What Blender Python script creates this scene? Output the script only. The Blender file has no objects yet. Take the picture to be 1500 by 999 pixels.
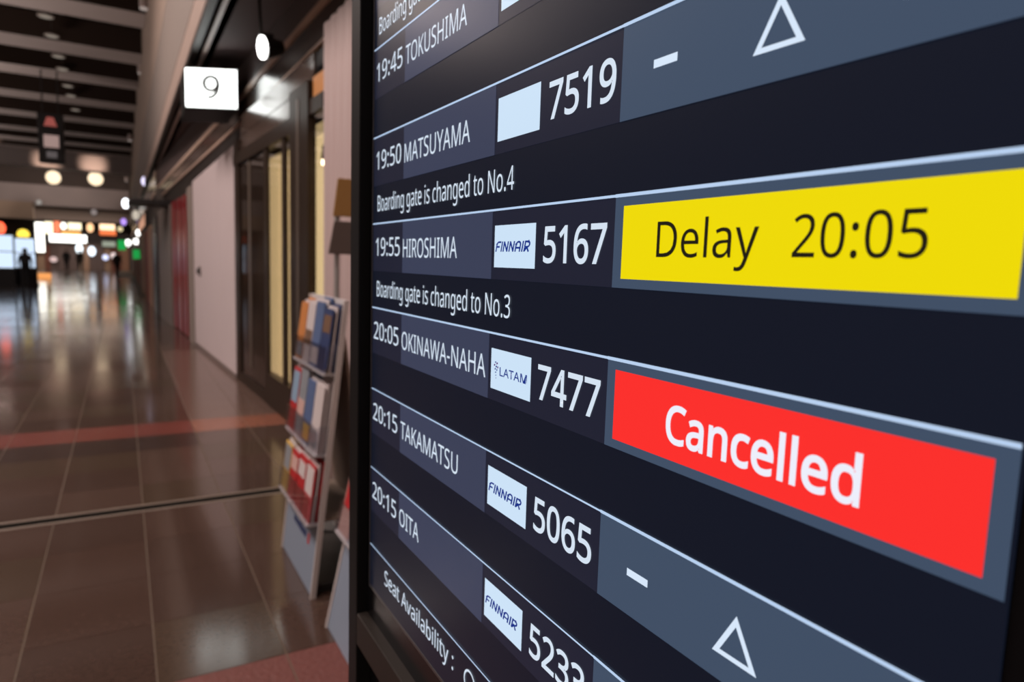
import bpy, bmesh, math, random
from mathutils import Vector, Matrix
R = random.Random(7)
scene = bpy.context.scene
COL = scene.collection

# ------------------------------------------------------------------ camera
EYE = Vector((0.0, 0.0, 1.55))
yaw, pitch, roll, FPX = 0.5258, -0.1114, 0.0320, 986.2
fw = Vector((math.sin(yaw)*math.cos(pitch), math.cos(yaw)*math.cos(pitch), math.sin(pitch)))
rt = Vector((math.cos(yaw), -math.sin(yaw), 0.0))
up = rt.cross(fw)
rt2 = math.cos(roll)*rt + math.sin(roll)*up
up2 = -math.sin(roll)*rt + math.cos(roll)*up
cam_d = bpy.data.cameras.new('camera')
cam = bpy.data.objects.new('camera', cam_d)
COL.objects.link(cam)
M = Matrix((rt2, up2, -fw)).transposed().to_4x4()
M.translation = EYE
cam.matrix_world = M
cam_d.sensor_width = 36.0
cam_d.lens = 36.0*FPX/1500.0
cam_d.clip_start = 0.02
cam_d.clip_end = 300
cam_d.dof.use_dof = True
cam_d.dof.focus_distance = 0.50
cam_d.dof.aperture_fstop = 6.8
scene.camera = cam

# ------------------------------------------------------------------ world, exposure
w = bpy.data.worlds.new('world'); scene.world = w; w.use_nodes = True
w.node_tree.nodes['Background'].inputs[0].default_value = (0.80, 0.66, 0.60, 1)
w.node_tree.nodes['Background'].inputs[1].default_value = 0.10
scene.view_settings.view_transform = 'Standard'
scene.view_settings.look = 'None'
scene.view_settings.gamma = 1.0
scene.view_settings.exposure = 0.0
scene.view_settings.use_curve_mapping = False

def lamp(name, kind, loc, power, color=(1, .86, .74), size=0.1, sizey=None, rot=(0, 0, 0), spot=None, blend=0.6):
    l = bpy.data.lights.new(name, kind); l.energy = power; l.color = color
    if kind == 'AREA':
        l.size = size
        if sizey: l.shape = 'RECTANGLE'; l.size_y = sizey
    else:
        l.shadow_soft_size = size
    if kind == 'SPOT': l.spot_size = spot or 1.9; l.spot_blend = blend
    o = bpy.data.objects.new(name, l); COL.objects.link(o); o.location = loc; o.rotation_euler = rot
    return o
# concourse ceiling lamps (in the coffers between the beams, above and behind the viewer too)
for (x, y) in ((-3.5, -3), (-3.5, 2.2), (-3.5, 7.0), (-3.8, 12.0), (-6.5, 17.5)):
    lamp('ceiling_lamp', 'AREA', (x, y, 8.3), 430, (1, .83, .76), 2.6, 1.2)
for y in (27.0, 36.0, 45.0, 53.0):
    lamp('hall_lamp', 'AREA', (-7.5, y, 8.3), 260, (1, .80, .70), 2.4, 1.0)
for x, y in ((-4.2, 15.0), (-5.4, 22.0), (-6.6, 30.0), (-8.0, 38.0), (-9.6, 48.0)):
    lamp('beam_fill', 'AREA', (x, y, 3.6), 190, (1, .86, .80), 3.0, .6, rot=(math.pi, 0, 0))  # unseen upward fill added to brighten the beam undersides
lamp('far_wall_fill', 'AREA', (-4.5, 66.8, 5.1), 190, (1, .84, .72), 10.0, 1.0)  # fill light added under the bulkhead to brighten the far wall
for x in (-7.5, -3.0):
    lamp('bulkhead_fill', 'SPOT', (x, 57.4, 8.2), 800, (1, .84, .76), .3, rot=(math.radians(72), 0, 0), spot=1.7, blend=.8)  # added spots, no real fixture, lighting the bulkhead face from the front

# ------------------------------------------------------------------ materials
MATS = {}
def mat(name, col, rough=.5, metal=0., emit=None, es=1., spec=.5, noise=0., nscale=8., bump=0., coat=0., alpha_glass=False, stretch=None):
    if name in MATS: return MATS[name]
    m = bpy.data.materials.new(name); m.use_nodes = True
    nt = m.node_tree; b = nt.nodes['Principled BSDF']
    b.inputs['Base Color'].default_value = (*col, 1)
    b.inputs['Roughness'].default_value = rough
    b.inputs['Metallic'].default_value = metal
    b.inputs['Specular IOR Level'].default_value = spec
    b.inputs['Coat Weight'].default_value = coat
    if emit:
        b.inputs['Emission Color'].default_value = (*emit, 1)
        b.inputs['Emission Strength'].default_value = es
    if noise or bump:
        tc = nt.nodes.new('ShaderNodeNewGeometry')
        mp = nt.nodes.new('ShaderNodeMapping')
        if stretch: mp.inputs['Scale'].default_value = stretch
        nz = nt.nodes.new('ShaderNodeTexNoise'); nz.inputs['Scale'].default_value = nscale; nz.inputs['Detail'].default_value = 5
        nt.links.new(tc.outputs['Position'], mp.inputs[0]); nt.links.new(mp.outputs[0], nz.inputs['Vector'])
        if noise:
            mx = nt.nodes.new('ShaderNodeMix'); mx.data_type = 'RGBA'
            mx.inputs[6].default_value = (*[c*(1-noise) for c in col], 1)
            mx.inputs[7].default_value = (*[min(1, c*(1+noise)) for c in col], 1)
            nt.links.new(nz.outputs['Fac'], mx.inputs[0]); nt.links.new(mx.outputs[2], b.inputs['Base Color'])
        if bump:
            bp = nt.nodes.new('ShaderNodeBump'); bp.inputs['Strength'].default_value = bump; bp.inputs['Distance'].default_value = .01
            nt.links.new(nz.outputs['Fac'], bp.inputs['Height']); nt.links.new(bp.outputs[0], b.inputs['Normal'])
    MATS[name] = m
    return m
def glass_mat(name, tint=(1, 1, 1), base_refl=.06):
    m = bpy.data.materials.new(name); m.use_nodes = True; nt = m.node_tree
    for n in list(nt.nodes): nt.nodes.remove(n)
    out = nt.nodes.new('ShaderNodeOutputMaterial'); mx = nt.nodes.new('ShaderNodeMixShader')
    tr = nt.nodes.new('ShaderNodeBsdfTransparent'); tr.inputs[0].default_value = (*tint, 1)
    gl = nt.nodes.new('ShaderNodeBsdfGlossy'); gl.inputs['Roughness'].default_value = .02
    lw = nt.nodes.new('ShaderNodeLayerWeight'); lw.inputs['Blend'].default_value = .5
    pw = nt.nodes.new('ShaderNodeMath'); pw.operation = 'POWER'; pw.inputs[1].default_value = 5.0
    ma = nt.nodes.new('ShaderNodeMath'); ma.operation = 'MULTIPLY_ADD'; ma.inputs[1].default_value = 1-base_refl; ma.inputs[2].default_value = base_refl
    nt.links.new(lw.outputs['Facing'], pw.inputs[0]); nt.links.new(pw.outputs[0], ma.inputs[0]); nt.links.new(ma.outputs[0], mx.inputs[0]); nt.links.new(tr.outputs[0], mx.inputs[1]); nt.links.new(gl.outputs[0], mx.inputs[2])
    nt.links.new(mx.outputs[0], out.inputs[0]); MATS[name] = m
    return m
def emis(name, col, s=1.): return mat(name, (0.01, .01, .01), .5, emit=col, es=s, spec=.2)

# ------------------------------------------------------------------ object helpers
def origin(parent):
    o = Vector((0, 0, 0))
    while parent is not None: o += parent.location; parent = parent.parent
    return o
def link(name, me, parent=None, label=None, cat=None, group=None, kind=None, loc=None):
    o = bpy.data.objects.new(name, me); COL.objects.link(o)
    if parent is not None: o.parent = parent
    if loc is not None: o.location = loc
    if label: o['label'] = label
    if cat: o['category'] = cat
    if group: o['group'] = group
    if kind: o['kind'] = kind
    return o
def thing(name, label, cat, loc=(0, 0, 0), group=None):
    return link(name, None, None, label, cat, group, None, Vector(loc))
def from_bm(name, bm, material, parent=None, shift=True, smooth=False, **kw):
    me = bpy.data.meshes.new(name)
    if shift and parent is not None: bmesh.ops.translate(bm, vec=-origin(parent), verts=bm.verts)
    bmesh.ops.recalc_face_normals(bm, faces=bm.faces)
    bm.to_mesh(me); bm.free()
    for m in (material if isinstance(material, (list, tuple)) else [material]): me.materials.append(m)
    if smooth:
        for p in me.polygons: p.use_smooth = True
    return link(name, me, parent, **kw)
def add_hex(bm, P, bev=0., mi=0):
    """P: 8 points, bottom ring then top ring"""
    v = [bm.verts.new(p) for p in P]
    fs = [bm.faces.new([v[i] for i in q]) for q in ((3, 2, 1, 0), (4, 5, 6, 7), (0, 1, 5, 4), (1, 2, 6, 5), (2, 3, 7, 6), (3, 0, 4, 7))]
    for f in fs: f.material_index = mi
    if bev:
        bmesh.ops.recalc_face_normals(bm, faces=fs)
        es = list({e for f in fs for e in f.edges})
        bmesh.ops.bevel(bm, geom=es, offset=bev, segments=1, affect='EDGES')
def add_box(bm, x0, x1, y0, y1, z0, z1, bev=0., mi=0):
    add_hex(bm, [(x0, y0, z0), (x1, y0, z0), (x1, y1, z0), (x0, y1, z0), (x0, y0, z1), (x1, y0, z1), (x1, y1, z1), (x0, y1, z1)], bev, mi)
def box(name, m, parent, x0, x1, y0, y1, z0, z1, bev=0., **kw):
    bm = bmesh.new(); add_box(bm, x0, x1, y0, y1, z0, z1, bev); return from_bm(name, bm, m, parent, **kw)
def add_cyl(bm, c0, c1, r0, r1=None, n=20, mi=0):
    c0, c1 = Vector(c0), Vector(c1); r1 = r0 if r1 is None else r1
    d = (c1-c0).normalized(); a = d.orthogonal().normalized(); b = d.cross(a)
    A = [bm.verts.new(c0+(a*math.cos(t)+b*math.sin(t))*r0) for t in [2*math.pi*i/n for i in range(n)]]
    B = [bm.verts.new(c1+(a*math.cos(t)+b*math.sin(t))*r1) for t in [2*math.pi*i/n for i in range(n)]]
    fs = [bm.faces.new([A[i], A[(i+1) % n], B[(i+1) % n], B[i]]) for i in range(n)]
    fs += [bm.faces.new(A[::-1]), bm.faces.new(B)]
    for f in fs: f.material_index = mi
def cyl(name, m, parent, c0, c1, r0, r1=None, n=20, **kw):
    bm = bmesh.new(); add_cyl(bm, c0, c1, r0, r1, n); return from_bm(name, bm, m, parent, **kw)
def copy_thing(o, loc, label=None):
    def rec(s, p):
        c = s.copy(); COL.objects.link(c)
        if p is not None: c.parent = p
        for ch in kids.get(s, []): rec(ch, c)
        return c
    kids = {}
    for x in list(COL.objects):
        if x.parent: kids.setdefault(x.parent, []).append(x)
    c = rec(o, None); c.location = loc
    if label: c['label'] = label
    return c
# shop wall frame: s runs along the wall away from the viewer, n points into the shops
TH = 0.04; hy = math.hypot(1, TH)
WN = Vector((1, TH, 0))/hy; WT = Vector((-TH, 1, 0))/hy; W0 = Vector((1.60, 0, 0))
def wp(s, n, z): return W0 + WT*s + WN*n + Vector((0, 0, z))
def add_w(bm, s0, s1, n0, n1, z0, z1, z0b=None, z1b=None, bev=0.):
    z0b = z0 if z0b is None else z0b; z1b = z1 if z1b is None else z1b
    add_hex(bm, [wp(s0, n0, z0), wp(s0, n1, z0), wp(s1, n1, z0b), wp(s1, n0, z0b), wp(s0, n0, z1), wp(s0, n1, z1), wp(s1, n1, z1b), wp(s1, n0, z1b)], bev)
def wbox(name, m, parent, s0, s1, n0, n1, z0, z1, z0b=None, z1b=None, bev=0., **kw):
    bm = bmesh.new(); add_w(bm, s0, s1, n0, n1, z0, z1, z0b, z1b, bev); return from_bm(name, bm, m, parent, **kw)

# ================================================================== THE SETTING
# ---- floor: slab, polished stone tiles one by one near by, the far ones joined
tile_col = [(.060, .036, .028), (.053, .032, .025), (.067, .041, .032), (.056, .036, .025)]
def floor_mat(name, col, rough, bump=.06, noise=.35):
    return mat(name, col, rough, noise=noise, nscale=45, bump=bump, spec=.55)
FT = [floor_mat('stone_%d' % i, c, .10+.012*i, .012) for i, c in enumerate(tile_col)]
F_dark = floor_mat('stone_dark', (.036, .021, .017), .18)
F_red = floor_mat('stone_red', (.135, .034, .026), .22)
F_redrough = floor_mat('stone_red_rough', (.125, .032, .025), .62, bump=.5, noise=.25)
F_pale = floor_mat('stone_pale', (.115, .072, .058), .18)
F_rose = floor_mat('stone_rose', (.22, .085, .055), .22)
grout = mat('grout', (.125, .095, .070), .6, spec=.2)
floor = box('floor', grout, None, -14, 3.2, -6, 80, -.10, -.0025, kind='structure')
DX, DY = .45, .48
X0, Y0 = -.38, 2.59
GAP0, GAP1 = 4.495, 4.635
def tile(x0, x1, y0, y1, m):
    g = .0026; gy = .0011
    box('floor_tile', m, floor, x0+g, x1-g, y0+gy, y1-gy, -.02, 0, bev=.0012)
rows = [(Y0+DY*k, Y0+DY*(k+1)) for k in range(-4, 4)]
rows = [(a, min(b, GAP0)) if b > 4.4 and a < 4.4 else (a, b) for a, b in rows if a < 4.4]
rows += [(GAP1, 5.05), (5.05, 5.50), (5.50, 5.95)] + [(5.95+.48*k, 6.43+.48*k) for k in range(0, 13)]
YT = rows[-1][1]
for (a, b) in rows:
    for k in range(-5, 5):
        x0 = X0+DX*k; x1 = x0+DX
        if x0 < -.16*b-.55 or x0 > 1.75-.04*a: continue
        if b < 2.65 and x1 > -99: m = F_redrough
        elif abs(a-5.95) < .01: m = F_dark if x1 < .53 else FT[2]
        elif abs(a-6.43) < .01: m = F_red if x1 < .53 else F_rose
        elif x0 > .51 and a > 5.9: m = F_pale
        else: m = FT[R.randrange(4)]
        tile(x0, x1, a, b, m)
# expansion joint across the hall
for (a, b, nm, m, z) in ((GAP0, GAP0+.030, 'joint_strip', mat('joint_metal', (.20, .16, .13), .4, metal=.3), .001),
                         (GAP0+.030, GAP1-.030, 'joint_seal', mat('joint_rubber', (.008, .007, .006), .9, spec=.02), -.0018),
                         (GAP1-.030, GAP1, 'joint_strip', MATS['joint_metal'], .001)):
    box(nm, m, floor, -3, 1.5, a+.001, b-.001, -.02, z)
# remaining tiles as joined geometry
bm = bmesh.new()
def ftile(x0, x1, y0, y1):
    g = .004
    v = [bm.verts.new(p) for p in ((x0+g, y0+g, 0), (x1-g, y0+g, 0), (x1-g, y1-g, 0), (x0+g, y1-g, 0))]
    f = bm.faces.new(v); f.material_index = R.randrange(4)
k = 0; y = YT
while y < 78:
    for kk in range(-15, 3):
        x0 = X0+.9*kk
        if x0 > 1.6-.04*y: continue
        ftile(x0, x0+.9, y, y+.96)
    y += .96
for (a, b) in rows:
    for k in range(-24, 5):
        x0 = X0+DX*k
        if x0 < -.16*b-.55: ftile(x0, x0+DX, a, b)
from_bm('distant_tiles', bm, FT, floor, kind='stuff')

# ---- ceiling with coffers and beams
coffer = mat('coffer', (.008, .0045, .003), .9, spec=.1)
beam_m = mat('beam_underside', (.36, .30, .28), .7, noise=.12, nscale=.7)
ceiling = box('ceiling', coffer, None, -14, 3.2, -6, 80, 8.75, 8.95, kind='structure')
for i, (a, b) in enumerate([(-4.5, -3), (0, 1.4), (4.5, 5.9), (9, 10.4), (13.3, 14.7), (17.6, 19.0), (21.6, 23.0), (25.9, 27.4), (30, 31.5), (34.7, 36.3), (39.6, 41.2), (44.5, 46.1), (48.6, 50.3), (52.6, 54.2)]):
    o = box('beam', [mat('beam_side_shaded', (.030, .018, .013), .85, spec=.2), beam_m], ceiling, -14, .75, a, b, 8.0, 8.75)
    for p_ in o.data.polygons: p_.material_index = 1 if abs(p_.normal.z) > .5 else 0  # shading put into the colour: dark sides, pale undersides as if lit
# ---- left wall, back wall
tan = mat('tan_wall', (.28, .21, .17), .8, noise=.1, nscale=.5)
box('wall_left', tan, None, -14.2, -14, -6, 80, 0, 8.75, kind='structure')
box('wall_back', tan, None, -14.2, 3.2, -6.2, -6, 0, 8.75, kind='structure')
# ---- upper part of the right wall: panels over the shop fronts
UX = .76; SOF = 3.93
core = mat('wall_core', (.09, .075, .066), .8)
wall_right = box('wall_right_upper', core, None, UX+.03, UX+.25, -6, 80, SOF, 8.75, kind='structure')
pz = [(SOF+.02, 4.28, mat('panel_rose', (.40, .30, .255), .6)), (4.30, 5.70, mat('panel_grey', (.27, .225, .20), .65)), (5.72, 8.7, mat('panel_beige', (.36, .275, .225), .65))]
ys = [-6, 0, 3, 6, 9, 12, 15, 18, 22, 26, 30, 36, 44, 60, 80]
for (z0, z1, m) in pz:
    for a, b in zip(ys[:-1], ys[1:]):
        box('wall_panel', m, wall_right, UX, UX+.03, a+.006, b-.006, z0, z1)
# soffit over the shop fronts
soff = mat('soffit', (.15, .115, .115), .7, spec=.2)
trim_soffit = box('trim_1', soff, None, UX+.04, 2.6, -6, 80, SOF, SOF+.04, kind='structure')
box('edge_trim', mat('edge_dark', (.02, .014, .012), .5), trim_soffit, UX+.0, UX+.07, -6, 80, SOF-.05, SOF)
box('light_slot', mat('slot', (.55, .45, .42), .4), trim_soffit, UX+.12, UX+.165, -6, 60, SOF-.035, SOF)
# fascia above the doors (slightly falling away along the wall)
def zb(s): return 3.24-.03*(s-9.3) if s < 9.3 else 3.24-.018*(s-9.3)
fas = mat('fascia_bronze', (.085, .057, .046), .17, coat=0., spec=1.0)
fas_l = mat('fascia_lip', (.72, .53, .42), .4)
dark = mat('dark_recess', (.016, .012, .011), .45)
trim_f = wbox('trim_2', dark, None, -6, 21, .14, .40, zb(-6)-.05, SOF, zb(21)-.05, SOF, kind='structure')
ss = [-6, 3, 5, 7, 9.3, 11.6, 13.9, 16.2, 18.5, 21]
for a, b in zip(ss[:-1], ss[1:]):
    wbox('fascia_panel', fas, trim_f, a+.003, b-.003, .10, .14, zb(a), zb(a)+.22, zb(b), zb(b)+.22)
    wbox('fascia_lip', fas_l, trim_f, a, b, .085, .14, zb(a)+.235, zb(a)+.30, zb(b)+.235, zb(b)+.30)
    wbox('fascia_drip', fas_l, trim_f, a, b, .09, .14, zb(a)-.035, zb(a)-.012, zb(b)-.035, zb(b)-.012)
    wbox('upper_board', mat('charcoal_board', (.12, .09, .09), .5), trim_f, a+.003, b-.003, .12, .14, zb(a)+.31, SOF, zb(b)+.31, SOF)

# ---- right wall at ground level
white = mat('white_wall', (.62, .53, .54), .5, noise=.03, nscale=1.2)
wall_r = wbox('wall_right', white, None, 9.14, 12.93, .01, .25, 0, 2.92, 0, 2.80, kind='structure')
for a, b in ((9.14, 10.42), (10.43, 11.71), (11.72, 12.93)):
    wbox('white_panel', white, wall_r, a, b, 0, .01, .0, 2.92-(a-9.14)*.03, .0, 2.92-(b-9.14)*.03)
wbox('skirting', mat('skirt', (.20, .16, .15), .4), wall_r, 9.14, 12.93, -.012, 0, 0, .06)
# head recess between wall tops and fascia
wbox('trim_3', dark, None, 3, 19.3, .12, .40, 2.6, zb(3)-.05, 2.6, zb(19.3)-.05, kind='structure')
box('trim_8', fas, None, .84, 1.3, 20.6, 76, 3.2, SOF, kind='structure')
box('trim_9', fas_l, None, .80, .84, 20.6, 76, 3.12, 3.2, kind='structure')
# grey column + red panels + portals further on
colm = mat('column_grey', (.26, .215, .19), .6)
wall2 = wbox('wall_right', core, None, 12.93, 19.4, .06, .30, 0, 2.75, 0, 2.62, kind='structure')
wall3 = box('wall_right', core, None, .82, 1.2, 19.3, 76, 0, 3.2, kind='structure')
wbox('column', colm, wall2, 12.95, 13.55, -.02, .06, 0, 2.74)
redm = mat('red_panel', (.24, .022, .026), .3); redd = mat('red_panel_deep', (.14, .016, .020), .3)
e = [13.57, 14.0, 14.4, 14.8, 15.25, 15.75, 16.3]
for i, (a, b) in enumerate(zip(e[:-1], e[1:])):
    wbox('red_panel', redm if i % 2 else redd, wall2, a+.01, b-.01, 0 if i % 2 else .015, .06, .02, 2.66)
wbox('grey_portal', mat('portal', (.17, .14, .125), .5), wall2, 16.32, 19.2, -.03, .06, 0, 2.62)
box('dark_portal', mat('portal_dark', (.012, .010, .010), .4), wall3, .76, .82, 19.3, 21.4, 0, 2.5)
wm = [mat('shop_brown', (.26, .11, .07), .6), mat('shop_tan', (.48, .30, .20), .6), mat('shop_red', (.32, .07, .05), .6), mat('shop_grey', (.24, .19, .16), .6)]
s = 21.45
for i in range(16):
    b = s+1.5+.12*i
    box('shop_panel', wm[i % 4], wall3, .76-.02*(i % 3), .82, s, b-.03, 0, 2.3+.1*(i % 2))
    s = b
wbox('hanging_header', mat('header_black', (.008, .007, .007), .4), wall2, 16.4, 17.6, -.75, .05, 2.60, 2.70)
# small round dark fitting on the white wall
t = thing('wall_fitting', 'small round dark fitting on the white wall panel at chest height', 'fitting', wp(12.2, -.0, 1.30))
cyl('back_plate', mat('knob_plate', (.16, .13, .12), .4), t, wp(12.2, -.012, 1.30), wp(12.2, 0, 1.30), .09, n=20)
cyl('round_cap', mat('knob_dark', (.03, .027, .025), .4), t, wp(12.2, -.05, 1.30), wp(12.2, -.012, 1.30), .05, n=16)

# ---- glazed shop entrance
bronze = mat('door_bronze', (.026, .017, .012), .35, spec=.15)
bronze_l = mat('door_bronze_light', (.10, .078, .062), .35)
glass = glass_mat('door_glass', (.95, .93, .88))
door = link('door_1', None, None, kind='structure')
def dpart(nm, m, *a, **k): return wbox(nm, m, door, *a, **k)
dpart('jamb', bronze, 8.86, 9.13, 0, .12, 0, 2.95)
dpart('dark_panel', mat('door_panel', (.024, .016, .012), .05, spec=.5), 7.47, 8.86, .02, .05, .10, 2.70)
dpart('jamb_lining', bronze_l, 8.25, 8.36, .012, .02, .25, 2.68)
dpart('kick_plate', bronze, 7.47, 8.86, .0, .05, 0, .12)
dpart('stile', bronze, 7.36, 7.50, .0, .03, 0, 2.72)
dpart('glass_pane', glass, 6.74, 7.36, .01, .016, .34, 2.66)
dpart('stile', bronze, 6.62, 6.74, .0, .03, 0, 2.72)
dpart('glass_pane', glass, 6.36, 6.62, .01, .016, .34, 2.66)
dpart('door_post', bronze, 5.78, 6.36, -.02, .05, 0, 3.0)
dpart('post_edge', bronze_l, 6.05, 6.12, -.024, -.02, 0, 2.9)
dpart('bottom_rail', bronze, 6.36, 7.36, -.01, .07, 0, .34)
dpart('head_rail', bronze, 6.36, 9.13, -.01, .12, 2.66, 2.80)
dpart('transom_bar', bronze, 5.40, 5.78, -.01, .10, 2.72, 2.84)
dpart('transom_panel', fas, 5.78, 8.86, .03, .05, 3.0, 3.22)
dpart('transom_panel', fas, 6.36, 8.86, .03, .05, 2.80, 2.99)
dpart('glass_pane', glass, 5.40, 5.78, .01, .016, .20, 2.72)
dpart('bottom_rail', bronze, 5.40, 5.78, .0, .08, 0, .20)
dpart('wood_block', mat('orange_wood', (.55, .24, .07), .5), 5.44, 5.76, .02, .06, 2.86, 3.02)
# lit interior behind the glass
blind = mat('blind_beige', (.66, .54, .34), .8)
inner = wbox('wall_shop', blind, None, 4.6, 8.9, 1.3, 1.4, 0, 3.3, kind='structure')
for i in range(14):
    a = 4.62+.30*i
    wbox('blind_strip', blind, inner, a, a+.285, 1.28, 1.30, 0.04, 3.2)
blit = mat('glowing_blind', (.55, .44, .28), .8, emit=(.92, .67, .36), es=1.0)  # blinds glow by emission in place of lamp light from behind
blitb = mat('glowing_blind_bright', (.60, .50, .34), .8, emit=(1.15, .88, .50), es=1.0)
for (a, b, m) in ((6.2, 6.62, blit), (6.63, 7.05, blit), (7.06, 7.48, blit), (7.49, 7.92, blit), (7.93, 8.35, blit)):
    wbox('glowing_blind', m, inner, a, b, .12, .13, .30, 2.62)
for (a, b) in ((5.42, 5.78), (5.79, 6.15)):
    wbox('glowing_blind', blitb, inner, a, b, .12, .13, .22, 2.70)
wbox('shop_floor', mat('shop_floor', (.30, .24, .15), .4), inner, 4.6, 8.9, .13, 1.28, -.02, .004)
wbox('shop_ceiling', mat('shop_ceiling', (.30, .24, .18), .7), inner, 4.6, 8.9, .13, 1.28, 3.22, 3.28)
wbox('end_wall', blind, inner, 8.9, 9.0, .13, 1.4, 0, 3.3)
wbox('end_wall', blind, inner, 4.5, 4.6, .13, 1.4, 0, 3.3)
wbox('low_shelf', mat('shelf_grey', (.33, .29, .20), .6), inner, 6.3, 7.9, .9, 1.2, 0, .62)
p = wp(6.3, .75, 3.16)
lamp('shop_lamp', 'AREA', p, 42, (1, .84, .60), 2.6, .4, rot=(0, 0, math.pi/2))
t = thing('shop_downlight', 'small glowing round lamp seen through the shop door glass', 'lamp', wp(5.50, .05, 2.30))
cyl('lamp_cup', bronze, t, wp(5.50, .05, 2.335), wp(5.50, .05, 2.45), .04, .03)
cyl('lamp_lens', emis('lens_warm', (1, .86, .62), 9), t, wp(5.50, .05, 2.30), wp(5.50, .05, 2.335), .035)
cyl('lamp_stem', bronze, t, wp(5.50, .05, 2.45), wp(5.50, .05, 2.72), .008, n=8)
# pale ribbed folding screen closing the next shop
rib = mat('rib_pink', (.50, .385, .375), .5)
screen_wall = link('wall_folding', None, None, kind='structure')
a = 5.40; i = 0
while a > 2.2:
    b = a-.16; bm = bmesh.new(); N = 6
    P0 = []; P1 = []
    for j in range(N+1):
        t_ = j/N; s_ = a+(b-a)*t_; n_ = -.0-.014*math.sin(math.pi*t_)
        P0.append(bm.verts.new(wp(s_, n_, 0.0))); P1.append(bm.verts.new(wp(s_, n_, zb(s_)-.04)))
    for j in range(N): bm.faces.new([P0[j], P0[j+1], P1[j+1], P1[j]])
    q = [bm.verts.new(wp(a, .03, 0)), bm.verts.new(wp(b, .03, 0)), bm.verts.new(wp(b, .03, zb(b)-.04)), bm.verts.new(wp(a, .03, zb(a)-.04))]
    bm.faces.new(q); bm.faces.new([P0[0], P1[0], q[3], q[0]]); bm.faces.new([P0[N], q[1], q[2], P1[N]])
    bm.faces.new([q[0], q[1]]+P0[::-1]); bm.faces.new([q[3]]+P1+[q[2]])
    from_bm('folding_rib', bm, rib, screen_wall, smooth=False)
    a = b; i += 1
wbox('wall_right', core, None, -6, 2.2, 0, .2, 0, 3.3, kind='structure')

# ---- far end of the hall
wall_far = box('wall_far', mat('far_wall', (.15, .115, .10), .8, noise=.3, nscale=.8), None, -14, 3, 70.32, 70.6, 0, 8.75, kind='structure')
bulk = mat('bulkhead', (.32, .265, .25), .7)
trim_far = box('trim_4', bulk, None, -14, .75, 55.6, 57.2, 7.15, 8.75, kind='structure')
box('trim_5', bulk, None, -14, .7, 66, 68, 5.15, 6.75, kind='structure')
box('trim_6', mat('far_brown', (.085, .062, .052), .8), None, -14, .7, 68, 68.4, 4.1, 8.75, kind='structure')
box('trim_7', mat('tan_far', (.36, .26, .19), .8), None, -14, -5.9, 65, 66, 4.0, 5.3, kind='structure')

shop_mats = [mat('shopwall_%d' % i, c, .7) for i, c in enumerate([(.36, .19, .12), (.44, .33, .26), (.26, .10, .07), (.42, .28, .19), (.18, .13, .12), (.50, .32, .22)])]
x = -13.5; i = 0
while x < .5:
    wd = R.uniform(.35, .9)
    box('shop_panel', shop_mats[R.randrange(6)], wall_far, x, x+wd-.03, 70.18, 70.32, 0, R.choice((2.0, 2.2, 2.4))); x += wd
box('shop_fascia', mat('shop_fascia', (.06, .045, .04), .6), wall_far, -13.9, .7, 70.18, 70.32, 2.41, 4.9)

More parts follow.
